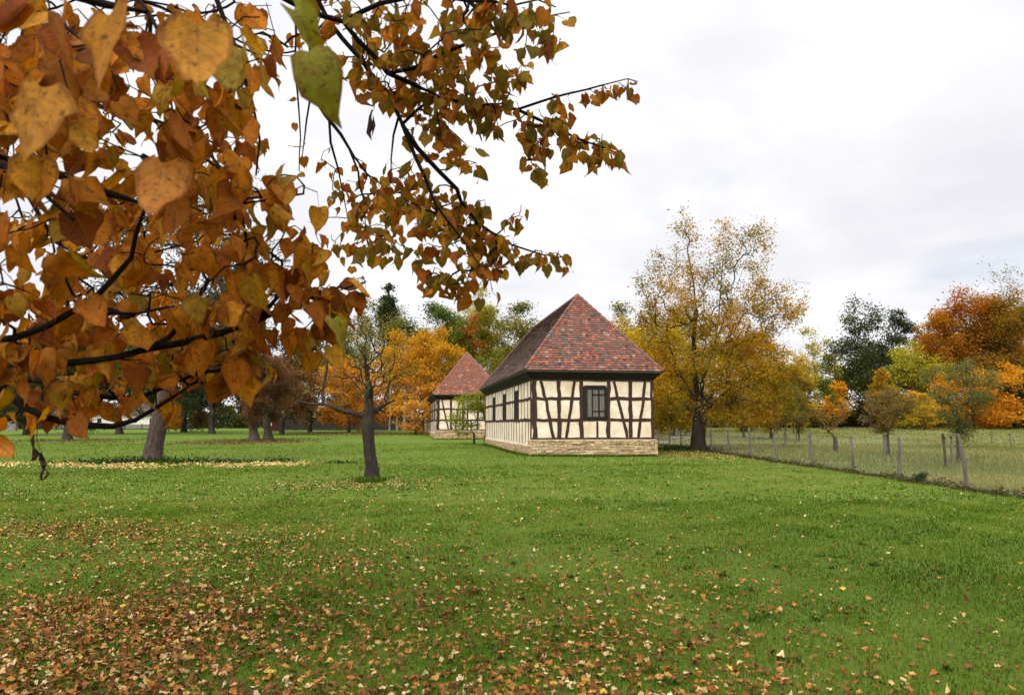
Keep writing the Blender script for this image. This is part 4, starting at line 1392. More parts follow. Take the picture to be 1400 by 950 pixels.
# ------------------------------------------------------------------ wire fence
def build_fence():
    root = thing('wire_fence', 'grey wooden post and wire mesh fence between lawn and meadow', 'fence', (11.6, 19.1, 0))
    ys = [12.2, 15.6, 19.1, 22.4, 25.4, 28.8, 32.6, 36.2, 40.0, 43.4, 47.7, 51.2, 55.0, 59.0, 63.0]
    hs = [1.35, 1.3, 1.40, 1.28, 1.28, 1.34, 1.40, 1.45, 1.35, 1.45, 1.45, 1.4, 1.6, 1.4, 1.4]
    lean = [(0, 0), (0.02, 0), (-0.16, 0.0), (0.03, 0), (-0.03, 0.02), (-0.10, 0), (-0.16, 0.03), (-0.07, 0), (0.02, 0), (0.0, 0), (-0.03, 0), (0.0, 0), (0.05, 0), (0, 0), (0, 0)]
    tops = []
    for y, h, (lx, ly) in zip(ys, hs, lean):
        x0 = 0.0
        z0 = float(height(11.6, y))
        m = MB()
        ca = rng.uniform(-0.015, 0.015, 2)
        pts = [(x0, y - 19.1, z0 - 0.1), (x0 + lx * .3 + ca[0], y - 19.1 + ly * .3, z0 + h * .3), (x0 + lx * .7 + ca[1], y - 19.1 + ly * .7, z0 + h * .7), (x0 + lx, y - 19.1 + ly, z0 + h - 0.03), (x0 + lx, y - 19.1 + ly, z0 + h)]
        m.tube(pts, np.array([0.053, 0.049, 0.045, 0.042, 0.03]) * rng.uniform(0.9, 1.15), 9, jit=0.06)
        m.build('post', MAT['post'], root, smooth=False)
        tops.append((x0 + lx, y - 19.1 + ly, z0, h, lx))
    # mesh panels, one part per bay: crossed wires plus top and bottom line wires
    for a, b in zip(tops[:-1], tops[1:]):
        L = b[1] - a[1]
        H = 1.08
        m = MB()
        step = 0.10 if a[1] < 22 else 0.15
        wr = 0.0011
        def pt(s, zf):
            f = s / L
            zz = a[2] * (1 - f) + b[2] * f + 0.04 + zf * H - 0.03 * math.sin(math.pi * f) * zf
            return ((a[0] + a[4] * (zf - 1) * .8) * (1 - f) + (b[0] + b[4] * (zf - 1) * .8) * f - 0.05, a[1] + s, zz)
        s = -H
        while s < L:
            for sg in (1, -1):
                s0, s1 = (s, s + H)
                z0, z1 = (0.0, 1.0) if sg > 0 else (1.0, 0.0)
                if s0 < 0:
                    z0 += (z1 - z0) * (-s0) / H
                    s0 = 0
                if s1 > L:
                    full = s + H
                    z1 = z0 + (z1 - z0) * (L - s0) / (full - s0)
                    s1 = L
                if s1 - s0 > 0.02:
                    m.tube([pt(s0, z0), pt((s0 + s1) / 2, (z0 + z1) / 2), pt(s1, z1)], wr, 3, cap=False)
            s += step
        for zf in (0.02, 0.55, 1.0):
            m.tube([pt(L * q / 6, zf) for q in range(7)], 0.0018, 4, cap=False)
        m.build('wire_mesh', MAT['wire'], root)


build_fence()

# ------------------------------------------------------------------ timber houses
TILES_WARM = np.array([(0.34, 0.115, 0.06), (0.27, 0.088, 0.052), (0.205, 0.078, 0.056), (0.165, 0.082, 0.066), (0.15, 0.098, 0.085), (0.115, 0.07, 0.06), (0.075, 0.05, 0.045), (0.36, 0.23, 0.17), (0.30, 0.15, 0.105)])
W_WARM = np.array([0.13, 0.15, 0.18, 0.19, 0.17, 0.08, 0.035, 0.02, 0.045])
TILES_DULL = np.array([(0.25, 0.125, 0.09), (0.20, 0.12, 0.095), (0.17, 0.115, 0.09), (0.23, 0.175, 0.145), (0.11, 0.075, 0.06), (0.29, 0.15, 0.10), (0.19, 0.17, 0.12), (0.36, 0.27, 0.21)])
W_DULL = np.array([0.16, 0.17, 0.17, 0.13, 0.14, 0.11, 0.08, 0.04])
TILES_RED = np.array([(0.28, 0.098, 0.055), (0.24, 0.086, 0.050), (0.205, 0.080, 0.052), (0.24, 0.10, 0.08), (0.17, 0.085, 0.07), (0.45, 0.22, 0.15)])
W_RED = np.array([0.25, 0.25, 0.2, 0.15, 0.08, 0.07])


def beam(m, plane, p0, p1, wdt, proud, back=0.06, n=6, rough=0.015):
    """slightly crooked hewn timber lying on a wall plane; plane(u, z, out) -> xyz"""
    p0, p1 = np.array(p0, float), np.array(p1, float)
    d = p1 - p0
    L = np.linalg.norm(d)
    d /= L
    q = np.array([-d[1], d[0]])
    n = max(2, int(L / 0.33))
    t = np.linspace(0, 1, n + 1)
    off = rng.normal(0, rough, n + 1)
    off[0] = off[-1] = 0
    ww = wdt * 0.5 * (1 + rng.normal(0, 0.13, (2, n + 1)))
    c = p0 + d * (t * L)[:, None] + q * off[:, None]
    l_ = c + q * ww[0][:, None]
    r_ = c - q * ww[1][:, None]
    V = []
    for i in range(n + 1):
        V += [plane(l_[i, 0], l_[i, 1], proud), plane(r_[i, 0], r_[i, 1], proud), plane(l_[i, 0], l_[i, 1], -back), plane(r_[i, 0], r_[i, 1], -back)]
    f = []
    for i in range(n):
        a, b = i * 4, i * 4 + 4
        f += [(a, a + 1, b + 1, b), (a, b, b + 2, a + 2), (a + 1, a + 3, b + 3, b + 1)]
    f += [(0, 2, 3, 1), (n * 4, n * 4 + 1, n * 4 + 3, n * 4 + 2)]
    m.add(V, f)


def stones(m, plane, u0, u1, z0, z1, rows=8, out=0.10):
    """coursed rubble, every stone its own block"""
    rows = int(rows * 1.35)
    zs = np.sort(np.concatenate([[z0, z1], np.linspace(z0, z1, rows + 1)[1:-1] + rng.normal(0, 0.012, rows - 1)]))
    pal = np.array([(0.50, 0.35, 0.18), (0.54, 0.40, 0.23), (0.44, 0.30, 0.155), (0.58, 0.46, 0.29), (0.40, 0.28, 0.155), (0.54, 0.36, 0.175)])
    for a, b in zip(zs[:-1], zs[1:]):
        u = u0 - rng.uniform(0, 0.02)
        while u < u1:
            w_ = rng.uniform(0.12, 0.48)
            e = min(u + w_, u1 + rng.uniform(0, 0.03))
            o_ = out + rng.normal(0, 0.016)
            g = 0.009
            j = lambda: rng.normal(0, 0.009)
            V = [plane(u + g + j(), a + g * .6 + j(), o_ + j()), plane(e - g + j(), a + g * .6 + j(), o_ + j()), plane(e - g + j(), b - g * .6 + j(), o_ + j()), plane(u + g + j(), b - g * .6 + j(), o_ + j())]
            W = [plane(u, a, out - 0.10), plane(e, a, out - 0.10), plane(e, b, out - 0.10), plane(u, b, out - 0.10)]
            m.add(V + W, [(0, 1, 2, 3), (0, 4, 5, 1), (1, 5, 6, 2), (2, 6, 7, 3), (3, 7, 4, 0)], pal[rng.integers(len(pal))] * rng.uniform(0.8, 1.15))
            u = e


def roof_tiles(m, A, B, T0, T1, pal, wts, exp=0.165, tw=0.165):
    """tiles on the slope with eave A->B and ridge T0->T1 (T0 above A's side)"""
    A, B, T0, T1 = [np.asarray(v, float) for v in (A, B, T0, T1)]
    ue = (B - A)
    Le = np.linalg.norm(ue)
    ue /= Le
    mid = (T0 + T1) / 2 - (A + B) / 2
    vdir = mid - (mid @ ue) * ue
    Hs = np.linalg.norm(vdir)
    vdir /= Hs
    nrm = np.cross(ue, vdir)
    uL, uR = (T0 - A) @ ue, (T1 - A) @ ue
    rows = int(Hs / exp)
    V, Fq, C = [], [], []
    cnt = 0
    for r in range(rows):
        v0 = r * Hs / rows
        v1 = v0 + Hs / rows * 1.25
        f = (r + 0.5) / rows
        lo, hi = uL * f, Le + (uR - Le) * f
        s = lo - (r % 2) * tw * 0.5 + rng.uniform(-0.01, 0.01)
        tint = rng.normal(1, 0.05)
        while s < hi:
            a, b = max(s, lo) + 0.002, min(s + tw, hi) - 0.002
            s += tw
            if b - a < 0.03:
                continue
            lift = 0.072 + rng.normal(0, 0.007)
            sk_ = rng.normal(0, 0.006)
            sag = rng.normal(0, 0.006)
            q = lambda u, v, h: A + ue * u + vdir * min(v, Hs) + nrm * h
            V += [q(a, v0 + sag + sk_, lift), q(b, v0 + sag - sk_, lift), q(b, v1, 0.018), q(a, v1, 0.018), q(a, v0 + sag + sk_, lift - 0.016), q(b, v0 + sag - sk_, lift - 0.016)]
            Fq += [(cnt, cnt + 1, cnt + 2, cnt + 3), (cnt + 4, cnt + 5, cnt + 1, cnt)]
            c = pal[rng.choice(len(pal), p=wts / wts.sum())] * rng.uniform(0.82, 1.15) * tint
            C += [c] * 6
            cnt += 6
    m.v.append(np.array(V))
    m.c.append(np.array(C))
    m.f += [[i + m.n for i in q] for q in Fq]
    m.n += cnt


def house(name, label, P0, rotz, W, L, zb, variant, pal_front, w_front):
    root = thing(name, label, 'house', (P0[0], P0[1], zb), rotz, 'timber framed houses')
    ZP, ZT = 0.84, 3.90          # plinth top, wall top
    ZE, ZR = 4.24, 8.78          # eave, ridge
    OV = 0.36
    SB = W / 2 - 0.05            # hip set back
    front = lambda u, z, o: (u, -o, z)
    back = lambda u, z, o: (W - u, L + o, z)
    left = lambda u, z, o: (-o, L - u, z)
    right = lambda u, z, o: (W + o, u, z)
    PL = {'front': (front, W), 'back': (back, W), 'left': (left, L), 'right': (right, L)}
    # plaster wall
    m = MB()
    m.box(0, W, 0, L, 0.2, ZT + 0.2)
    m.build('wall', MAT['plaster'], root)
    # plinth
    m = MB()
    stones(m, front, -0.14, W + 0.14, -0.25, ZP - 0.05, 9, 0.13)
    stones(m, right, -0.13, L + 0.13, -0.25, ZP - 0.05, 9, 0.10)
    stones(m, left, 0, L - 0.5, -0.25, 0.48, 7, 0.05)
    stones(m, left, L - 0.55, L + 0.13, -0.25, ZP - 0.08, 9, 0.12)
    stones(m, back, -0.1, W + 0.1, -0.25, ZP - 0.1, 8, 0.10)
    m.box(-0.10, W + 0.10, -0.09, 0.0, ZP - 0.06, ZP - 0.005, (0.5, 0.4, 0.27))
    m.build('plinth', MAT['stone'], root)
    # timber frame
    m = MB()
    k = 0.005656
    U = lambda z: (z - 105) * k * W / 6.42
    Zf = lambda y: ZP + (740 - y) / (740 - 198) * (ZT - ZP)
    r1, r2 = Zf(375), Zf(567)
    for side in ('front', 'back'):
        pl, _ = PL[side]
        beam(m, pl, (0.0, ZP + 0.045), (W, ZP + 0.045), 0.09, 0.036, rough=0.004)           # sill
        beam(m, pl, (0, ZT - 0.04), (W, ZT - 0.04), 0.12, 0.034, rough=0.004)
        for x, w_ in ((130, 0.25), (352, 0.20), (562, 0.20), (816, 0.19), (1022, 0.20), (1228, 0.15)):
            beam(m, pl, (U(x) + rng.normal(0, 0.01), ZP + 0.09), (U(x) + rng.normal(0, 0.01), ZT - 0.1), w_, 0.030)
        for (xa, xb) in ((150, 548), (832, 1220)):
            beam(m, pl, (U(xa), r1), (U(xb), r1), 0.16, 0.020)
            beam(m, pl, (U(xa), r2), (U(xb), r2), 0.155, 0.020)
        for (xt, xb) in ((190, 304), (500, 422), (868, 985), (1165, 1092)):
            beam(m, pl, (U(xt), ZT - 0.1), (U(xb), ZP + 0.09), 0.15, 0.026, rough=0.014)
        beam(m, pl, (U(575), r2), (U(806), r2), 0.155, 0.020)
        beam(m, pl, (U(708), ZP + 0.09), (U(708), r2 - 0.08), 0.105, 0.018)
        if variant == 2 and side == 'front':
            beam(m, pl, (U(575), r1), (U(806), r1), 0.15, 0.020)
            beam(m, pl, (U(640), ZP + 0.09), (U(640), ZT - 0.1), 0.12, 0.018)
    wins = [5.0, 10.0, 15.4] if variant == 1 else [4.0, 9.0, 14.0, 20.0]
    for side in ('left', 'right'):
        pl, LL = PL[side]
        conv = (lambda s: L - s) if side == 'left' else (lambda s: s)
        zl = 0.62 if side == 'left' else ZP + 0.045
        beam(m, pl, (0, ZT - 0.04), (L, ZT - 0.04), 0.12, 0.034, rough=0.004)
        beam(m, pl, (conv(0.14), ZP - 0.1), (conv(0.14), ZT - 0.1), 0.26, 0.030)
        beam(m, pl, (conv(L - 0.14), zl), (conv(L - 0.14), ZT - 0.1), 0.26, 0.030)
        cuts = [0.2]
        for wv in wins:
            cuts += [wv - 0.72, wv + 0.72]
        cuts += [L - 0.2]
        for a, b in zip(cuts[0::2], cuts[1::2]):
            beam(m, pl, (conv(a), r1), (conv(b), r1), 0.15, 0.020, rough=0.02)
            ns = max(1, int((b - a) / 1.15))
            for i in range(1, ns + 1):
                s = a + (b - a) * i / (ns + 1) + rng.normal(0, 0.05)
                beam(m, pl, (conv(s), r2), (conv(s + rng.normal(0, 0.03)), ZT - 0.1), 0.105, 0.014)
        beam(m, pl, (conv(0.2), r2), (conv(L - 0.2), r2), 0.15, 0.022, rough=0.02)
        for s in np.arange(0.9, L - 0.5, 1.02):
            beam(m, pl, (conv(s + rng.normal(0, 0.08)), zl), (conv(s), r2 - 0.07), 0.10, 0.014)
        for wv in wins:
            for e in (-0.78, 0.78):
                beam(m, pl, (conv(wv + e), r2), (conv(wv + e), ZT - 0.1), 0.13, 0.025)
    m.build('timber_frame', MAT['timber'], root)

    # windows
    def side_window(pl, u, label_=None):
        zb_, zt_ = r2 + 0.075, r2 + 1.70
        wf = MB()
        for (a, b, c_, d_) in ((u - 0.71, u - 0.60, zb_, zt_), (u + 0.60, u + 0.71, zb_, zt_), (u - 0.60, u + 0.60, zt_ - 0.12, zt_), (u - 0.60, u + 0.60, zb_, zb_ + 0.10)):
            V = [pl(a, c_, 0.04), pl(b, c_, 0.04), pl(b, c_, -0.03), pl(a, c_, -0.03), pl(a, d_, 0.04), pl(b, d_, 0.04), pl(b, d_, -0.03), pl(a, d_, -0.03)]
            wf.hexa(V)
        for a in (-0.2, 0.2):
            V = [pl(u + a - 0.02, zb_ + .1, 0.03), pl(u + a + 0.02, zb_ + .1, 0.03), pl(u + a + 0.02, zb_ + .1, 0.005), pl(u + a - 0.02, zb_ + .1, 0.005),
                 pl(u + a - 0.02, zt_ - .12, 0.03), pl(u + a + 0.02, zt_ - .12, 0.03), pl(u + a + 0.02, zt_ - .12, 0.005), pl(u + a - 0.02, zt_ - .12, 0.005)]
            wf.hexa(V)
        wo_ = wf.build('window', MAT['soffit'], root)
        p = MB()
        V = [pl(u - 0.60, zb_ + .1, 0.012), pl(u + 0.60, zb_ + .1, 0.012), pl(u + 0.60, zt_ - .12, 0.012), pl(u - 0.60, zt_ - .12, 0.012)]
        p.add(V, [(0, 1, 2, 3)])
        p.build('pane', MAT['dark'], wo_)
        return wo_
    for wv in wins:
        side_window(left, L - wv)
        side_window(right, wv)
    if variant == 1:
        # barred front window with a weathered shutter board behind the bars
        def bx(mm, xa, xb, ya, yb, o0, o1):
            ua, ub, za, zb_ = U(xa), U(xb), Zf(yb), Zf(ya)
            mm.box(ua, ub, -o1, -o0, za, zb_)
        fr = MB()
        bx(fr, 578, 612, 262, 556, 0.0, 0.055)
        bx(fr, 780, 803, 268, 556, 0.0, 0.055)
        bx(fr, 613, 779, 262, 290, 0.0, 0.060)
        bx(fr, 613, 779, 540, 557, 0.0, 0.060)
        bx(fr, 590, 797, 254, 261, 0.0, 0.085)
        wo_ = fr.build('window', MAT['soffit'], root)
        pn = MB()
        bx(pn, 613, 779, 290.5, 539.5, 0.002, 0.010)
        pn.build('pane', MAT['glass'], wo_)
        sh = MB()
        bx(sh, 622, 657, 292, 538, 0.012, 0.034)
        bx(sh, 670, 692, 296, 536, 0.012, 0.024)
        bx(sh, 694, 716, 296, 536, 0.012, 0.026)
        bx(sh, 733, 752, 296, 536, 0.012, 0.024)
        bx(sh, 754, 771, 296, 536, 0.012, 0.026)
        sh.build('shutter_board', MAT['greyboard'], wo_)
        br = MB()
        bx(br, 659, 666, 291, 539, 0.036, 0.052)
        bx(br, 720, 729, 291, 539, 0.036, 0.052)
        bx(br, 667, 719, 332, 345, 0.036, 0.050)
        bx(br, 730, 778, 332, 345, 0.036, 0.050)
        bx(br, 667, 719, 482, 492, 0.036, 0.050)
        bx(br, 730, 778, 482, 492, 0.036, 0.050)
        br.build('glazing_bar', MAT['dark'], wo_)

    # eaves: sloping soffit + edge board
    c = [(-OV, -OV, ZE), (W + OV, -OV, ZE), (W + OV, L + OV, ZE), (-OV, L + OV, ZE)]
    b = [(-0.045, -0.045, ZT), (W + 0.045, -0.045, ZT), (W + 0.045, L + 0.045, ZT), (-0.045, L + 0.045, ZT)]
    t = [(x, y, ZE + 0.05) for x, y, z in c]
    m = MB()
    m.hexa([b[0], b[1], b[2], b[3], c[0], c[1], c[2], c[3]])
    m.build('eave_soffit', MAT['soffit'], root)
    m = MB()
    for i in range(4):
        p, q = np.array(c[i]), np.array(c[(i + 1) % 4])
        e = (q - p) / np.linalg.norm(q - p)
        o_ = np.array([e[1], -e[0], 0]) * 0.03
        up_ = np.array([0, 0, 0.075])
        lo = np.array([0, 0, 0.004])
        V = [p + lo + o_ * .1, q + lo + o_ * .1, q + lo + o_, p + lo + o_, p + up_ + o_ * .1, q + up_ + o_ * .1, q + up_ + o_, p + up_ + o_]
        m.hexa([V[3], V[2], V[1], V[0], V[7], V[6], V[5], V[4]])
    m.build('eave_board', MAT['gutter'], root)
    # roof
    r0, r1_ = (W / 2, SB, ZR), (W / 2, L - SB, ZR)
    E = 0.06
    c2 = [(-OV - E, -OV - E, ZE + 0.06), (W + OV + E, -OV - E, ZE + 0.06), (W + OV + E, L + OV + E, ZE + 0.06), (-OV - E, L + OV + E, ZE + 0.06)]
    m = MB()
    under = MB()
    dn = np.array([0, 0, -0.03])
    V = [np.array(v) + dn for v in c2 + [r0, r1_]]
    under.add(V, [(0, 1, 4), (1, 2, 5, 4), (2, 3, 5), (3, 0, 4, 5)], (0.10, 0.06, 0.05))
    roof_tiles(under, c2[0], c2[1], r0, r0, pal_front, w_front)
    roof_tiles(under, c2[1], c2[2], r0, r1_, TILES_WARM, W_WARM)
    roof_tiles(under, c2[2], c2[3], r1_, r1_, TILES_WARM, W_WARM)
    roof_tiles(under, c2[3], c2[0], r1_, r0, TILES_DULL, W_DULL)
    ro = under.build('roof', MAT['tile'], root)
    m = MB()
    for p, q in ((c2[0], r0), (c2[1], r0), (c2[2], r1_), (c2[3], r1_), (r0, r1_)):
        p, q = np.array(p), np.array(q)
        n = int(np.linalg.norm(q - p) / 0.36)
        for i in range(n):
            a_, b_ = p + (q - p) * (i / n), p + (q - p) * ((i + 1.12) / n if i < n - 1 else 1.0)
            cc_ = (0.26, 0.115, 0.085) if variant == 2 else TILES_WARM[rng.choice([1, 2, 3, 3, 4, 5])] * rng.uniform(0.85, 1.15)
            m.tube([a_ + [0, 0, 0.045], b_ + [0, 0, 0.030]], [0.105, 0.085], 8, cc_)
    m.build('ridge_tiles', MAT['tile'], ro, smooth=False)
    return root


D1 = 37.6
p = at(727, 600, D1)
ROT = math.atan2(0.147, 0.989)
house('timber_house', 'nearer half timbered house with a barred window below a tall hipped tile roof', (p[0], p[1]), ROT, 6.42, 21.0, float(height(p[0], p[1])) - 0.0, 1, TILES_WARM, W_WARM)
D2 = 73.0
p2 = at(597, 590, D2)
house('timber_house', 'half timbered house farther off on the left with a plain red tile roof', (p2[0], p2[1]), ROT, 6.42, 40.0, float(height(p2[0], p2[1])) + 0.05, 2, TILES_RED, W_RED)


# ------------------------------------------------------------------ far left: red hut, board fence, pale building, grey wall, path
def build_far():
    d = 110.0
    X = (376 - 700) / F * d
    z = float(height(X, d))
    o = thing('red_hut', 'small dark red wooden hut with a white window behind the dusky trees', 'hut', (X, d, z))
    m = MB()
    m.box(-1.0, 1.0, 0, 1.8, -0.1, 1.55)
    m.build('wall', MAT['redboard'], o)
    m = MB()
    m.hexa([(-1.15, -0.15, 1.55), (1.15, -0.15, 1.55), (1.15, 1.95, 1.55), (-1.15, 1.95, 1.55), (-1.15, 0.85, 2.15), (1.15, 0.85, 2.15), (1.15, 0.95, 2.15), (-1.15, 0.95, 2.15)])
    m.build('roof', MAT['darkboard'], o)
    m = MB()
    for a in ((-0.75, -0.68, 0.75, 1.3), (-0.37, -0.30, 0.75, 1.3), (-0.68, -0.37, 1.23, 1.3), (-0.68, -0.37, 0.75, 0.82)):
        m.box(a[0], a[1], -0.04, 0.02, a[2], a[3])
    wn = m.build('window', MAT['white'], o)
    m = MB()
    m.box(-0.679, -0.371, -0.015, -0.005, 0.821, 1.229)
    m.build('pane', MAT['cream'], wn)
    m = MB()
    m.box(0.15, 0.8, -0.03, -0.003, 0.0, 1.4)
    m.build('door', MAT['darkboard'], o)

    d = 116.0
    X = (500 - 700) / F * d
    z = float(height(X, d))
    o = thing('board_fence', 'long dark board fence at the back of the lawn under the orange trees', 'fence', (X, d, z))
    m = MB()
    s = -13.2
    while s < 11.0:
        m.box(s, s + 0.17, -0.02 + rng.normal(0, 0.004), 0.02, 0.02, 1.75 + rng.normal(0, 0.03))
        s += 0.19
    m.build('boards', MAT['darkboard'], o)
    m = MB()
    m.box(-13.2, 11.0, 0.025, 0.10, 0.4, 0.5)
    m.box(-13.2, 11.0, 0.025, 0.10, 1.4, 1.5)
    m.build('rail', MAT['darkboard'], o)
    for s in np.arange(-13.2, 11.3, 2.42):
        m = MB()
        m.box(s - 0.06, s + 0.06, 0.105, 0.225, -0.2, 1.85)
        m.build('post', MAT['darkboard'], o)

    d = 132.0
    X = (125 - 700) / F * d
    z = float(height(X, d))
    o = thing('pale_building', 'long low cream building glimpsed under the autumn leaves at left', 'building', (X, d, z))
    m = MB()
    m.box(-9.5, 12, 0, 7, -0.2, 2.4)
    m.build('wall', MAT['cream'], o)
    m = MB()
    m.hexa([(-10, -0.6, 2.38), (12.5, -0.6, 2.38), (12.5, 7.6, 2.38), (-10, 7.6, 2.38), (-9, 3.3, 4.6), (11.5, 3.3, 4.6), (11.5, 3.7, 4.6), (-9, 3.7, 4.6)], (0.07, 0.05, 0.042))
    m.build('roof', MAT['tile'], o)
    for s in np.arange(-8, 11.5, 3.1):
        m = MB()
        m.box(s, s + 1.0, -0.05, 0.01, 0.9, 1.9)
        wn = m.build('window', MAT['white'], o)
        m = MB()
        m.box(s + 0.1, s + 0.9, -0.065, -0.052, 1.0, 1.8)
        m.build('pane', MAT['dark'], wn)
    # dark paling in front
    d = 122.0
    X = (150 - 700) / F * d
    z = float(height(X, d))
    o = thing('paling_fence', 'low dark paling in front of the cream building', 'fence', (X, d, z))
    m = MB()
    s = -14.0
    while s < 14:
        m.box(s, s + 0.10, -0.02, 0.02, 0.02, 0.85 + rng.normal(0, 0.03))
        s += 0.16
    m.build('pales', MAT['darkboard'], o)
    for s in np.arange(-14, 14.1, 2.8):
        m = MB()
        m.box(s - 0.06, s + 0.06, 0.03, 0.15, -0.2, 1.0)
        m.build('post', MAT['darkboard'], o)
    # grey wall at the very left
    d = 112.0
    x0, x1 = (-140 - 700) / F * d, (26 - 700) / F * d
    o = thing('stone_wall', 'low grey stone wall at the left edge behind the lawn', 'wall', ((x0 + x1) / 2, d, float(height(x1, d))))
    m = MB()
    Lw = (x1 - x0) / 2
    stones(m, lambda u, z, oo: (u, -oo, z), -Lw, Lw, -0.2, 1.3, 7, 0.08)
    m.box(-Lw, Lw, 0.01, 0.4, -0.2, 1.28, (0.3, 0.28, 0.25))
    for i in range(len(m.c)):
        m.c[i] = m.c[i].mean(1, keepdims=True) * np.array([0.62, 0.57, 0.52])
    m.build('stonework', MAT['greywall'], o)
    m = MB()
    s = -Lw
    while s < Lw:
        e = min(s + rng.uniform(0.5, 0.9), Lw)
        m.box(s, e - 0.015, -0.13, 0.44, 1.305, 1.40, tuple(np.array((0.30, 0.27, 0.25)) * rng.uniform(0.8, 1.1)))
        s = e
    m.build('coping', MAT['greywall'], o)
    # grey gravel path beyond the fence, right of the house
    m = MB()
    pts = [(10.9, 62), (12.8, 62), (16.5, 70), (22.5, 92), (29, 118), (26.6, 118), (20.5, 92), (14.6, 70)]
    V = [(x, y, float(height(x, y)) + 0.03) for x, y in pts]
    m.add(V, [(0, 1, 2, 7), (7, 2, 3, 6), (6, 3, 4, 5)])
    tag(m.build('path', MAT['path']), kind='structure')


build_far()


# ------------------------------------------------------------------ foreground lime tree
def build_lime():
    o = np.array([-4.3, 1.6, float(height(-4.3, 1.6))])
    root = thing('lime_tree', 'near lime tree whose orange brown leafy boughs hang into the view from the left', 'tree', tuple(o))
    sk = Skeleton()
    rel = lambda p: np.asarray(p, float) - o
    sk.chain([rel(p) for p in ((-4.3, 1.6, -0.1), (-4.3, 1.6, 0.3), (-4.28, 1.62, 0.9), (-4.25, 1.6, 1.5), (-4.2, 1.6, 2.1), (-4.15, 1.55, 2.8), (-4.1, 1.5, 3.6), (-4.1, 1.45, 4.6), (-4.0, 1.5, 5.6), (-3.9, 1.5, 6.6))])
    nT = len(sk.pos)

    def bough(pts, parent=None):
        P = [rel(q) for q in pts]
        if parent is None:
            parent = int(np.argmin([np.linalg.norm(q - P[0]) for q in sk.pos]))
        # resample finely
        allp = [sk.pos[parent]] + P
        outp = []
        for a_, b_ in zip(allp[:-1], allp[1:]):
            n = max(1, int(np.linalg.norm(b_ - a_) / 0.07))
            for i in range(1, n + 1):
                outp.append(a_ + (b_ - a_) * i / n + rng.normal(0, 0.004, 3) * (i < n))
        s0 = len(sk.pos)
        sk.chain(outp, parent)
        return s0, len(sk.pos)
    push = lambda d_: d_ * 1.42 if d_ < 1.7 else d_ * 1.08
    px = lambda L: [at(a_, b_, push(c_)) for a_, b_, c_ in L]
    bl = []
    # off-frame limbs carrying the boughs
    bl.append((bough([(-3.3, 1.7, 3.3), (-2.4, 2.0, 3.75)] + px([(330, -130, 2.35), (400, -50, 2.4), (435, 0, 2.45), (448, 27, 2.48), (468, 53, 2.5), (495, 84, 2.5), (517, 115, 2.52), (532, 128, 2.52), (557, 126, 2.55), (590, 131, 2.58), (619, 137, 2.6), (654, 146, 2.6), (690, 147, 2.62), (707, 150, 2.64), (734, 141, 2.66), (778, 128, 2.7), (822, 117, 2.72), (858, 108, 2.75), (872, 112, 2.76)]), 5), 0.030, 0.0016))
    bl.append((bough(px([(720, 156, 2.66), (750, 170, 2.66), (790, 190, 2.66), (830, 204, 2.68), (852, 213, 2.7)])), 0.005, 0.0014))
    bl.append((bough(px([(540, 145, 2.5), (550, 170, 2.5), (571, 203, 2.5), (599, 233, 2.52), (625, 259, 2.55), (630, 275, 2.55), (653, 305, 2.58), (672, 318, 2.6), (700, 335, 2.62), (740, 348, 2.65), (768, 352, 2.66)])), 0.0085, 0.0015))
    bl.append((bough(px([(556, 185, 2.5), (568, 215, 2.46), (582, 245, 2.44), (596, 280, 2.43), (612, 302, 2.43), (640, 338, 2.45), (655, 362, 2.46)])), 0.0055, 0.0014))
    bl.append((bough(px([(545, 160, 2.55), (538, 185, 2.6), (535, 215, 2.65), (534, 250, 2.68)])), 0.004, 0.0013))
    bl.append((bough(px([(596, 130, 2.4), (598, 160, 2.36), (603, 185, 2.34), (604, 205, 2.34)])), 0.004, 0.0014))
    bl.append((bough(px([(530, 100, 2.3), (570, 92, 2.25), (605, 72, 2.22), (640, 60, 2.2), (679, 46, 2.2), (716, 31, 2.2), (751, 22, 2.22), (779, 17, 2.24)])), 0.007, 0.0014))
    bl.append((bough(px([(470, 30, 2.2), (520, 5, 2.1), (580, -10, 2.05), (640, 2, 2.05), (700, 8, 2.08), (735, 0, 2.1), (760, 10, 2.1)])), 0.008, 0.0015))
    bl.append((bough(px([(625, -20, 2.3), (640, 15, 2.3), (615, 45, 2.3), (580, 75, 2.32)]), None), 0.006, 0.002))
    bl.append((bough(px([(405, -20, 2.9), (404, 70, 2.92), (407, 130, 2.95), (411, 190, 2.98), (409, 235, 3.0)])), 0.007, 0.0015))
    bl.append((bough(px([(424, 60, 3.0), (425, 130, 3.05), (419, 165, 3.06), (413, 215, 3.08)])), 0.006, 0.0015))
    bl.append((bough(px([(426, 128, 3.0), (445, 158, 3.0), (466, 184, 3.0), (484, 214, 3.02), (502, 238, 3.05), (520, 262, 3.1)])), 0.008, 0.0015))
    bl.append((bough(px([(450, 160, 3.0), (452, 195, 3.02), (462, 230, 3.05), (468, 260, 3.06), (476, 300, 3.08)])), 0.005, 0.0013))
    bl.append((bough(px([(478, 205, 3.0), (490, 235, 2.98), (498, 275, 2.96), (500, 320, 2.95)])), 0.004, 0.0013))
    # near boughs from the left
    near0 = bough([(-3.2, 1.4, 2.5), (-2.2, 1.1, 2.0)] + px([(-150, 520, 1.12), (-40, 508, 1.10), (30, 502, 1.12), (88, 497, 1.14), (125, 493, 1.15), (160, 488, 1.16), (196, 478, 1.17), (230, 462, 1.18), (250, 440, 1.18), (265, 420, 1.18), (284, 385, 1.18), (302, 356, 1.17), (337, 328, 1.16), (328, 282, 1.15)]), 4)
    bl.append((near0, 0.022, 0.0025))
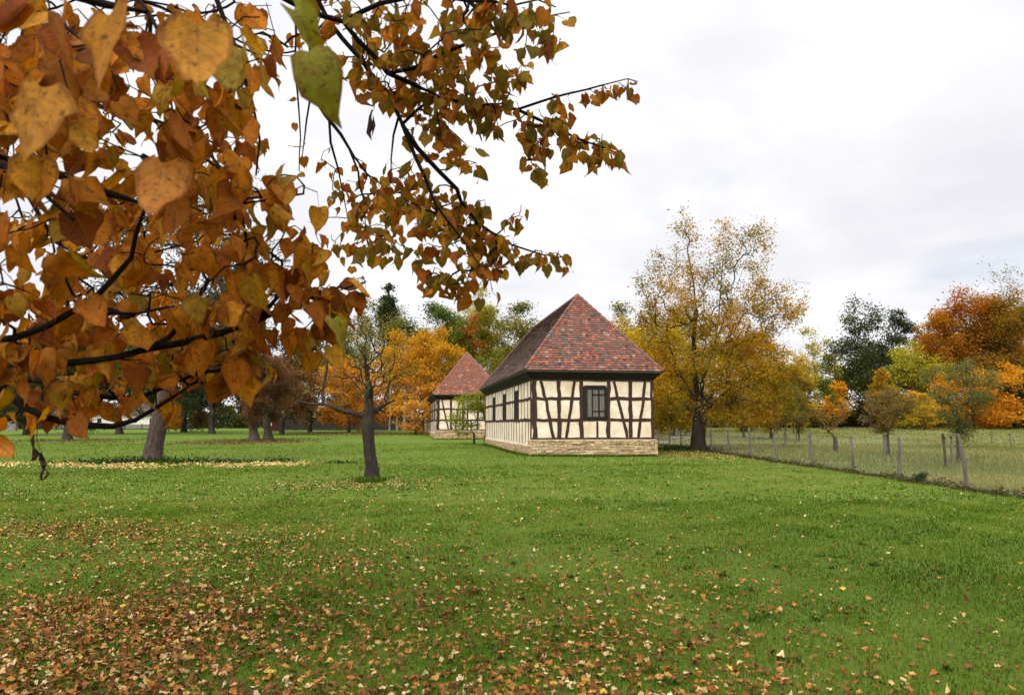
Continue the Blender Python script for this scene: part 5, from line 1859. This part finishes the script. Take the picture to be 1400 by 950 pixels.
    bl.append((bough(px([(215, 474, 1.2), (250, 468, 1.22), (299, 456, 1.25), (352, 438, 1.27), (399, 415, 1.28), (428, 406, 1.3), (470, 395, 1.32), (500, 385, 1.33)])), 0.0075, 0.0018))
    bl.append((bough(px([(360, 428, 1.27), (385, 400, 1.26), (405, 380, 1.25), (430, 352, 1.24)])), 0.004, 0.0015))
    bl.append((bough([(-3.0, 1.6, 2.9), (-1.8, 1.25, 2.35)] + px([(-60, 470, 1.05), (20, 462, 1.04), (65, 445, 1.03), (88, 432, 1.03), (112, 418, 1.03), (135, 402, 1.02), (157, 379, 1.02), (180, 352, 1.02), (186, 320, 1.0), (200, 280, 0.98)]), 4), 0.018, 0.003))
    bl.append((bough(px([(0, 531, 1.35), (32, 556, 1.36), (63, 570, 1.37), (106, 581, 1.38), (154, 583, 1.38), (185, 574, 1.38), (214, 557, 1.38), (236, 543, 1.38), (262, 525, 1.38)])), 0.011, 0.002))
    bl.append((bough(px([(20, 516, 1.45), (66, 522, 1.46), (104, 537, 1.46), (158, 544, 1.46), (196, 541, 1.46), (221, 531, 1.46), (265, 512, 1.46), (300, 505, 1.46), (340, 500, 1.46)])), 0.008, 0.0018))
    bl.append((bough(px([(130, 425, 1.06), (150, 428, 1.1), (185, 429, 1.15), (230, 420, 1.18)])), 0.004, 0.002))
    # upper left boughs
    bl.append((bough([(-3.2, 1.6, 3.4), (-2.0, 1.5, 3.1)] + px([(-60, 60, 1.5), (20, 95, 1.5), (65, 122, 1.5), (105, 138, 1.5), (150, 148, 1.5), (200, 160, 1.5), (250, 185, 1.48), (290, 215, 1.45), (310, 240, 1.42), (345, 262, 1.4), (385, 270, 1.38), (415, 265, 1.36)]), 5), 0.016, 0.002))
    bl.append((bough([(-2.8, 1.6, 3.5), (-1.6, 1.5, 3.0)] + px([(60, -60, 1.2), (140, -20, 1.1), (190, 0, 1.05), (215, 40, 1.0), (240, 80, 0.98), (270, 110, 0.96), (300, 130, 0.96), (330, 150, 0.96)]), 5), 0.014, 0.002))
    bl.append((bough([(-1.5, 2.2, 3.2)] + px([(0, 245, 2.0), (40, 270, 2.0), (75, 330, 2.02), (110, 350, 2.05), (150, 360, 2.05), (210, 345, 2.05), (270, 330, 2.1)]), None), 0.012, 0.002))
    bl.append((bough(px([(280, -40, 2.0), (320, 60, 2.0), (345, 140, 2.0), (355, 190, 2.02), (350, 240, 2.02)]), None), 0.01, 0.002))
    bl.append((bough(px([(-40, 200, 0.9), (20, 235, 0.85), (60, 265, 0.82), (100, 300, 0.8)]), None), 0.010, 0.002))
    bl.append((bough(px([(-40, -40, 0.9), (30, 10, 0.82), (80, 30, 0.78), (120, 60, 0.76)]), None), 0.010, 0.002))
    nB = len(sk.pos)
    # shoots: (px, py, rx, ry, d0, d1, number)
    blobs = [
        (60, 60, 80, 60, .70, .9, 22), (170, 60, 90, 60, .8, 1.2, 24), (290, 40, 80, 45, .85, 1.25, 18), (60, 180, 70, 70, .75, 1.1, 18), (170, 180, 80, 60, 1.0, 1.6, 24), (280, 150, 70, 55, .9, 1.3, 16),
        (340, 75, 40, 40, .85, 1.0, 5), (80, 290, 80, 50, .85, 1.5, 22), (200, 280, 80, 50, 1.0, 1.5, 22), (310, 260, 60, 45, 1.0, 1.4, 16), (395, 265, 36, 24, 1.2, 1.35, 8),
        (60, 400, 70, 60, 1.0, 1.6, 24), (160, 380, 80, 50, 1.1, 1.8, 24), (260, 370, 70, 50, 1.05, 1.5, 20), (350, 350, 60, 45, 1.1, 1.35, 18), (420, 360, 45, 40, 1.15, 1.35, 14), (485, 385, 25, 14, 1.25, 1.35, 4),
        (60, 490, 70, 40, 1.1, 1.5, 18), (170, 470, 80, 40, 1.15, 1.6, 20), (280, 455, 70, 40, 1.2, 1.5, 18), (370, 440, 50, 40, 1.2, 1.4, 14), (430, 430, 30, 35, 1.25, 1.4, 8),
        (40, 545, 55, 28, 1.3, 1.6, 10), (130, 545, 60, 30, 1.35, 1.6, 12), (250, 515, 60, 28, 1.35, 1.6, 12), (330, 500, 40, 28, 1.35, 1.6, 8), (110, 590, 30, 12, 1.36, 1.5, 3), (225, 560, 22, 12, 1.38, 1.45, 2),
        # middle distance fill on the left
        (60, 120, 110, 120, 1.8, 2.8, 34), (200, 120, 120, 110, 1.8, 2.8, 40), (320, 60, 80, 60, 1.9, 2.8, 26), (300, 200, 70, 60, 2.0, 2.8, 14), (50, 320, 80, 70, 1.9, 2.6, 22), (180, 330, 110, 60, 1.9, 2.6, 26),
        (120, 430, 120, 60, 1.8, 2.4, 30), (280, 420, 90, 50, 1.8, 2.4, 20), (90, 520, 90, 40, 1.7, 2.2, 16), (250, 500, 100, 36, 1.7, 2.2, 16),
        # mid boughs on the sky
        (455, 30, 50, 35, 2.1, 2.7, 14), (520, 40, 60, 40, 2.1, 2.7, 26), (590, 40, 60, 40, 2.0, 2.6, 28), (650, 20, 50, 25, 2.0, 2.4, 18), (700, 10, 45, 18, 2.0, 2.3, 10), (560, 90, 60, 36, 2.3, 2.7, 30),
        (620, 95, 50, 34, 2.2, 2.7, 22), (480, 85, 40, 30, 2.4, 2.7, 9), (550, 130, 40, 22, 2.4, 2.7, 12), (650, 140, 36, 26, 2.5, 2.75, 14), (590, 165, 30, 26, 2.3, 2.6, 8),
        (735, 45, 40, 28, 2.15, 2.35, 9), (700, 75, 34, 22, 2.2, 2.6, 7), (690, 110, 30, 20, 2.4, 2.65, 6), (690, 160, 34, 22, 2.5, 2.75, 12), (740, 175, 38, 24, 2.55, 2.75, 20), (790, 195, 36, 22, 2.6, 2.75, 16), (830, 210, 18, 12, 2.62, 2.72, 5),
        (770, 140, 30, 12, 2.65, 2.75, 5), (825, 122, 30, 12, 2.68, 2.78, 6), (640, 205, 30, 18, 2.3, 2.6, 6), (720, 225, 26, 16, 2.5, 2.7, 5),
        (610, 195, 26, 18, 2.3, 2.55, 5), (560, 225, 30, 24, 2.5, 3.0, 8), (540, 270, 40, 34, 2.5, 3.1, 20), (590, 255, 32, 26, 2.45, 2.7, 12), (625, 275, 26, 24, 2.5, 2.7, 9), (570, 310, 40, 30, 2.4, 3.0, 18),
        (660, 295, 28, 20, 2.55, 2.7, 8), (640, 335, 36, 26, 2.45, 2.7, 16), (690, 345, 36, 24, 2.55, 2.75, 16), (710, 300, 16, 18, 2.6, 2.7, 4), (740, 345, 20, 14, 2.62, 2.75, 5), (764, 352, 9, 8, 2.65, 2.7, 2), (610, 375, 26, 16, 2.45, 2.65, 9), (650, 385, 34, 18, 2.5, 2.7, 9),
        (470, 230, 30, 40, 3.0, 3.2, 8), (455, 300, 24, 40, 3.0, 3.3, 6), (490, 320, 34, 36, 2.9, 3.2, 12), (520, 300, 30, 40, 2.7, 3.1, 12), (480, 270, 26, 26, 3.0, 3.2, 6), (530, 345, 40, 22, 2.6, 3.0, 10),
    ]
    A, AL = [], []
    for (cx, cy, rx_, ry_, d0, d1, n) in blobs:
        for _ in range(n):
            q = rng.normal(0, 1, 2)
            q *= min(1.0, 1.5 / (np.linalg.norm(q) + 1e-6)) * 0.72
            A.append(rel(at(cx + q[0] * rx_, cy + q[1] * ry_, push(rng.uniform(d0, d1)))))
    A = np.array(A)
    n0 = len(sk.pos)
    # grow in order of distance from the boughs
    BP = np.array(sk.pos)
    dmin = np.array([np.min(np.linalg.norm(BP[nT:] - a_, axis=1)) for a_ in A])
    A = A[np.argsort(dmin)]
    tips = []
    for a_ in A:
        P = np.array(sk.pos[nT:])
        dist = np.linalg.norm(P - a_, axis=1)
        up_pref = np.where(P[:, 2] < a_[2], 0.25 * (a_[2] - P[:, 2]), 0)
        i = nT + int(np.argmin(dist + up_pref))
        p0 = sk.pos[i]
        L = np.linalg.norm(a_ - p0)
        if L < 0.01:
            continue
        pd = p0 - sk.pos[sk.par[i]]
        pd /= np.linalg.norm(pd) + 1e-9
        p1 = p0 + pd * L * 0.3 + (a_ - p0) * 0.3 + np.array([0, 0, 0.10 * L])
        m_ = int(np.clip(L / 0.05, 2, 9))
        par = i
        for t in np.linspace(0, 1, m_ + 1)[1:]:
            pp = (1 - t) ** 2 * p0 + 2 * t * (1 - t) * p1 + t * t * a_ + rng.normal(0, 0.0016, 3) * (t < 1)
            sk.pos.append(pp)
            sk.par.append(par)
            par = len(sk.pos) - 1
        tips.append(par)
    nS = len(sk.pos)
    # unseen rest of the crown, spread forward to shade the near lawn
    B, _ = lobes_points(520, np.array([2.6, 0.7, 6.0]) + 0, np.array([6.0, 3.0, 2.7]), 24, 0.36, fill=0.8)
    u_, v_, f_ = project(B + o)
    inview = (u_ > -330) & (u_ < 1730) & (v_ > -330) & (v_ < 1280) & (f_ > -0.3)
    far_enough = np.linalg.norm(B + o - np.array([0, 0, EYE]), axis=1) > 1.4
    B = B[(~inview) & far_enough & (B[:, 2] > 2.2)]
    nodes_first = 5
    sk2 = Skeleton()
    sk2.pos = [p_ for p_ in sk.pos[:nT]]
    sk2.par = list(sk.par[:nT])
    sk2.grow(B, seg=0.5, up=0.12, first=5, root=sk2.pos[6])
    # drop shoots that stray into the picture
    sk2.finish(0.30, 0.008)
    mesh_obj('trunk', sk2.mesh('trunk', MAT['bark'], 8, 0.03, (0.45, 0.35)), root)
    tn = np.where((sk2.w <= 2.5) & (np.arange(len(sk2.w)) > nT))[0]
    n = 9000
    k = rng.choice(tn, n)
    Lp = sk2.P[k] + rng.normal(0, 0.28, (n, 3))
    u_, v_, f_ = project(Lp + o)
    ok = ~((u_ > -60) & (u_ < 1460) & (v_ > -60) & (f_ > 0)) & (np.linalg.norm(Lp + o - np.array([0, 0, EYE]), axis=1) > 1.2)
    Lp = Lp[ok]
    LEAF = [(0.22, 0.050, 0.009), (0.36, 0.092, 0.009), (0.50, 0.145, 0.009), (0.60, 0.200, 0.011), (0.64, 0.275, 0.018), (0.44, 0.24, 0.018), (0.23, 0.19, 0.02)]
    V, Q, C = leaf_cards(Lp, rng.uniform(0.10, 0.17, len(Lp)), pick(LEAF, len(Lp)), 0.4, 0.9)
    mesh_obj('crown', np_mesh('crown', V, [Q], MAT['foliage'], C), root)

    # boughs with real thickness
    sk.finish(0.05, 0.0011)
    r = np.full(len(sk.pos), 0.0014)
    r[:nT] = 0.05
    for (s0, s1), r0, r1 in bl:
        r[s0:s1] = np.linspace(r0, r1, s1 - s0) * 1.45
    par = sk.par
    r[nB:] = 0.0013
    for i in range(nS - 1, nB - 1, -1):
        p_ = par[i]
        if p_ >= nB:
            r[p_] = max(r[p_], min(r[i] + 0.00022, 0.0042))
    pu, pv, pf = project(sk.P + o)
    vis = (pu > -60) & (pu < 1460) & (pv > -60) & (pf > 0.1)
    r = np.where(vis, np.minimum(r, 0.0088), r)
    sk.r = r
    # mesh without the trunk nodes (the trunk part owns those)
    me = sk.mesh('boughs', MAT['twig'], 7, 0.05)
    mesh_obj('boughs', me, root)

    # leaves on shoots
    node = np.arange(nB, nS)
    onshoot = node
    Pn = sk.P
    # each shoot node bears 1-2 leaves, tips more
    reps = np.ones(len(onshoot), int)
    tipset = np.zeros(len(Pn), bool)
    tipset[np.array(tips)] = True
    reps += tipset[onshoot].astype(int)
    reps -= (rng.uniform(0, 1, len(onshoot)) < 0.22).astype(int)
    idx = np.repeat(onshoot, np.maximum(reps, 0))
    # bough ends bear leaves too
    ends = []
    for (s0, s1), r0, r1 in bl:
        rr = np.arange(s0, s1)
        rr = rr[r[rr] < 0.0042]
        ends.append(rr[rng.uniform(0, 1, len(rr)) < 0.75])
    idx = np.concatenate([idx] + ends)
    n = len(idx)
    # petiole direction: outwards and down
    out_ = rng.normal(0, 1, (n, 3))
    out_[:, 2] = -np.abs(out_[:, 2]) * 0.5 - 0.2
    out_ /= np.linalg.norm(out_, axis=1)[:, None]
    wpos = Pn[idx] + o
    dist = np.linalg.norm(wpos - np.array([0, 0, EYE]), axis=1)
    size = rng.uniform(0.048, 0.088, n) * np.where(dist > 2.3, 0.72, np.where(wpos[:, 0] > -0.9, 0.95, 0.88))
    pl_ = rng.uniform(0.018, 0.042, n)
    base = Pn[idx] + out_ * pl_[:, None]
    # leaves hang: tip down with a random swing
    direc = np.stack([rng.normal(0, 0.42, n), rng.normal(0, 0.42, n), -np.abs(rng.normal(1.0, 0.25, n))], 1) + out_ * 0.45
    nr = rng.normal(0, 1, (n, 3))
    nr[:, 2] *= 0.4
    # blade mostly turned broadside to the light sideways
    t = np.clip(rng.beta(2.2, 2.2, n) * 0.98, 0, 0.999)
    t = np.where((t > 0.8) & (rng.uniform(0, 1, n) < 0.5), t - 0.35, t)
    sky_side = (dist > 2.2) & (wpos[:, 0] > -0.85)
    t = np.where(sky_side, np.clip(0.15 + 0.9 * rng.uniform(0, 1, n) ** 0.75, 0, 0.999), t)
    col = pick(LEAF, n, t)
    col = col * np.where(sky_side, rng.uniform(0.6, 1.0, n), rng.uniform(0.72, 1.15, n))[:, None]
    u_, v_, f_ = project(base + o)
    thin = rng.uniform(0, 1, n) < np.where((dist < 2.2) & (u_ < 560), np.where(u_ < 130, 0.86, np.where(v_ > 400, 0.56, 0.70)), np.where(u_ < 420, 0.6, 0.92))
    ok = (np.linalg.norm(base + o - np.array([0, 0, EYE]), axis=1) > 0.52) & (v_ < np.where(u_ < 240, 575, 520)) & thin
    base, direc, nr, size, col, idx, pl_ = base[ok], direc[ok], nr[ok], size[ok], col[ok], idx[ok], pl_[ok]
    # a couple of leaves read singly in the photo: the two green ones high in the gap, and the low one at the left edge
    extra = [(at(420, 62, 0.80), at(432, 130, 0.80), 0.075, (0.19, 0.20, 0.03)), (at(398, 8, 0.82), at(428, 48, 0.82), 0.058, (0.20, 0.22, 0.035)),
             (at(455, 432, 1.25), at(468, 470, 1.25), 0.055, (0.26, 0.24, 0.03)), (at(330, 60, 0.8), at(345, 125, 0.8), 0.075, (0.30, 0.22, 0.03)),
             (at(-14, 598, 0.95), at(14, 618, 0.95), 0.045, (0.46, 0.16, 0.02)), (at(270, 25, 0.72), at(275, 110, 0.72), 0.085, (0.50, 0.22, 0.03)), (at(150, 10, 0.7), at(150, 95, 0.7), 0.085, (0.46, 0.18, 0.025)),
             (at(225, 215, 0.9), at(215, 285, 0.9), 0.08, (0.42, 0.15, 0.03)), (at(60, 110, 0.72), at(40, 190, 0.72), 0.08, (0.44, 0.19, 0.03))]
    eb = np.array([rel(e[0]) for e in extra])
    ed = np.array([e[1] - e[0] for e in extra])
    en = np.array([[rng.normal(0, 0.25), -1.0, rng.normal(0, 0.2)] for e in extra])
    es = np.array([e[2] for e in extra])
    ec = np.array([e[3] for e in extra])
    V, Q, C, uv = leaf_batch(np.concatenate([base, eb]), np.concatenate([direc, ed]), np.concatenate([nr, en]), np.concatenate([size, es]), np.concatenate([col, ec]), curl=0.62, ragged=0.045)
    # petioles: thin quads from shoot to blade
    p0, p1 = Pn[idx], base + direc / np.linalg.norm(direc, axis=1)[:, None] * (size * 0.10)[:, None]
    sd = np.cross(p1 - p0, rng.normal(0, 1, p0.shape))
    sd /= np.linalg.norm(sd, axis=1)[:, None] + 1e-9
    sd *= 0.0008
    PV = np.stack([p0 - sd, p0 + sd, p1 + sd, p1 - sd], 1).reshape(-1, 3)
    pq = (np.arange(len(p0)) * 4)[:, None] + np.arange(4)
    V2 = np.concatenate([V, PV])
    C2 = np.concatenate([C, np.tile([0.22, 0.10, 0.03], (len(PV), 1))])
    UV2 = np.concatenate([uv, np.zeros((len(PV), 2)) + 0.3])
    me = np_mesh('foliage', V2, [Q, pq + len(V)], MAT['leafclose'], C2, True, UV2)
    mesh_obj('foliage', me, root)
    print('foreground leaves', n)

    # withered curled leaf cluster dangling below the lowest bough
    d = push(1.38)
    m = MB()
    q = lambda a_, b_, dd=0: rel(at(a_, b_, d + dd))
    m.tube([q(50, 570), q(51, 588), q(50, 600), q(54, 612), q(60, 626), q(61, 640)], [0.0013, 0.0012, 0.0011, 0.001, 0.001, 0.0008], 5, (0.05, 0.03, 0.02))
    for pts, rad in (([(47, 594), (44, 602), (46, 612), (50, 620), (47, 630)], [0.002, 0.006, 0.0035, 0.0075, 0.001]),
                     ([(51, 618), (48, 624), (43, 630)], [0.003, 0.006, 0.001]), ([(56, 619), (57, 628), (60, 636), (59, 643)], [0.003, 0.007, 0.0065, 0.001]),
                     ([(62, 640), (57, 646), (56, 652), (58, 658)], [0.001, 0.003, 0.004, 0.0008]), ([(62, 641), (66, 647), (62, 652), (57, 657)], [0.001, 0.004, 0.003, 0.0008])):
        m.tube([q(a_, b_, rng.normal(0, 0.004)) for a_, b_ in pts], rad, 7, (0.05, 0.028, 0.018), jit=0.25)
    o_ = m.build('withered_leaf', m_vcol('withered', 0.9, 90, 0.5, 1.0, 0.8, 0.004), root)
    o_['label'] = 'black curled dead leaf dangling on a thread'
    m = MB()
    q = lambda a_, b_, dd=0: rel(at(a_, b_, 2.7 + dd))
    m.tube([q(513, 140), q(511, 150), q(508, 155)], 0.0012, 5, (0.05, 0.03, 0.02))
    for pts, rad in (([(509, 150), (506, 160), (507, 172), (504, 182), (508, 192)], [0.002, 0.006, 0.008, 0.007, 0.001]), ([(510, 158), (512, 172), (509, 186)], [0.001, 0.006, 0.001])):
        m.tube([q(a_, b_, rng.normal(0, 0.006)) for a_, b_ in pts], rad, 7, (0.05, 0.028, 0.02), jit=0.25)
    o_ = m.build('withered_leaf', m_vcol('withered_small', 0.9, 90, 0.5, 1.0, 0.8, 0.004), root)
    o_['label'] = 'dark dry curled leaf hanging in the sky gap'


build_lime()
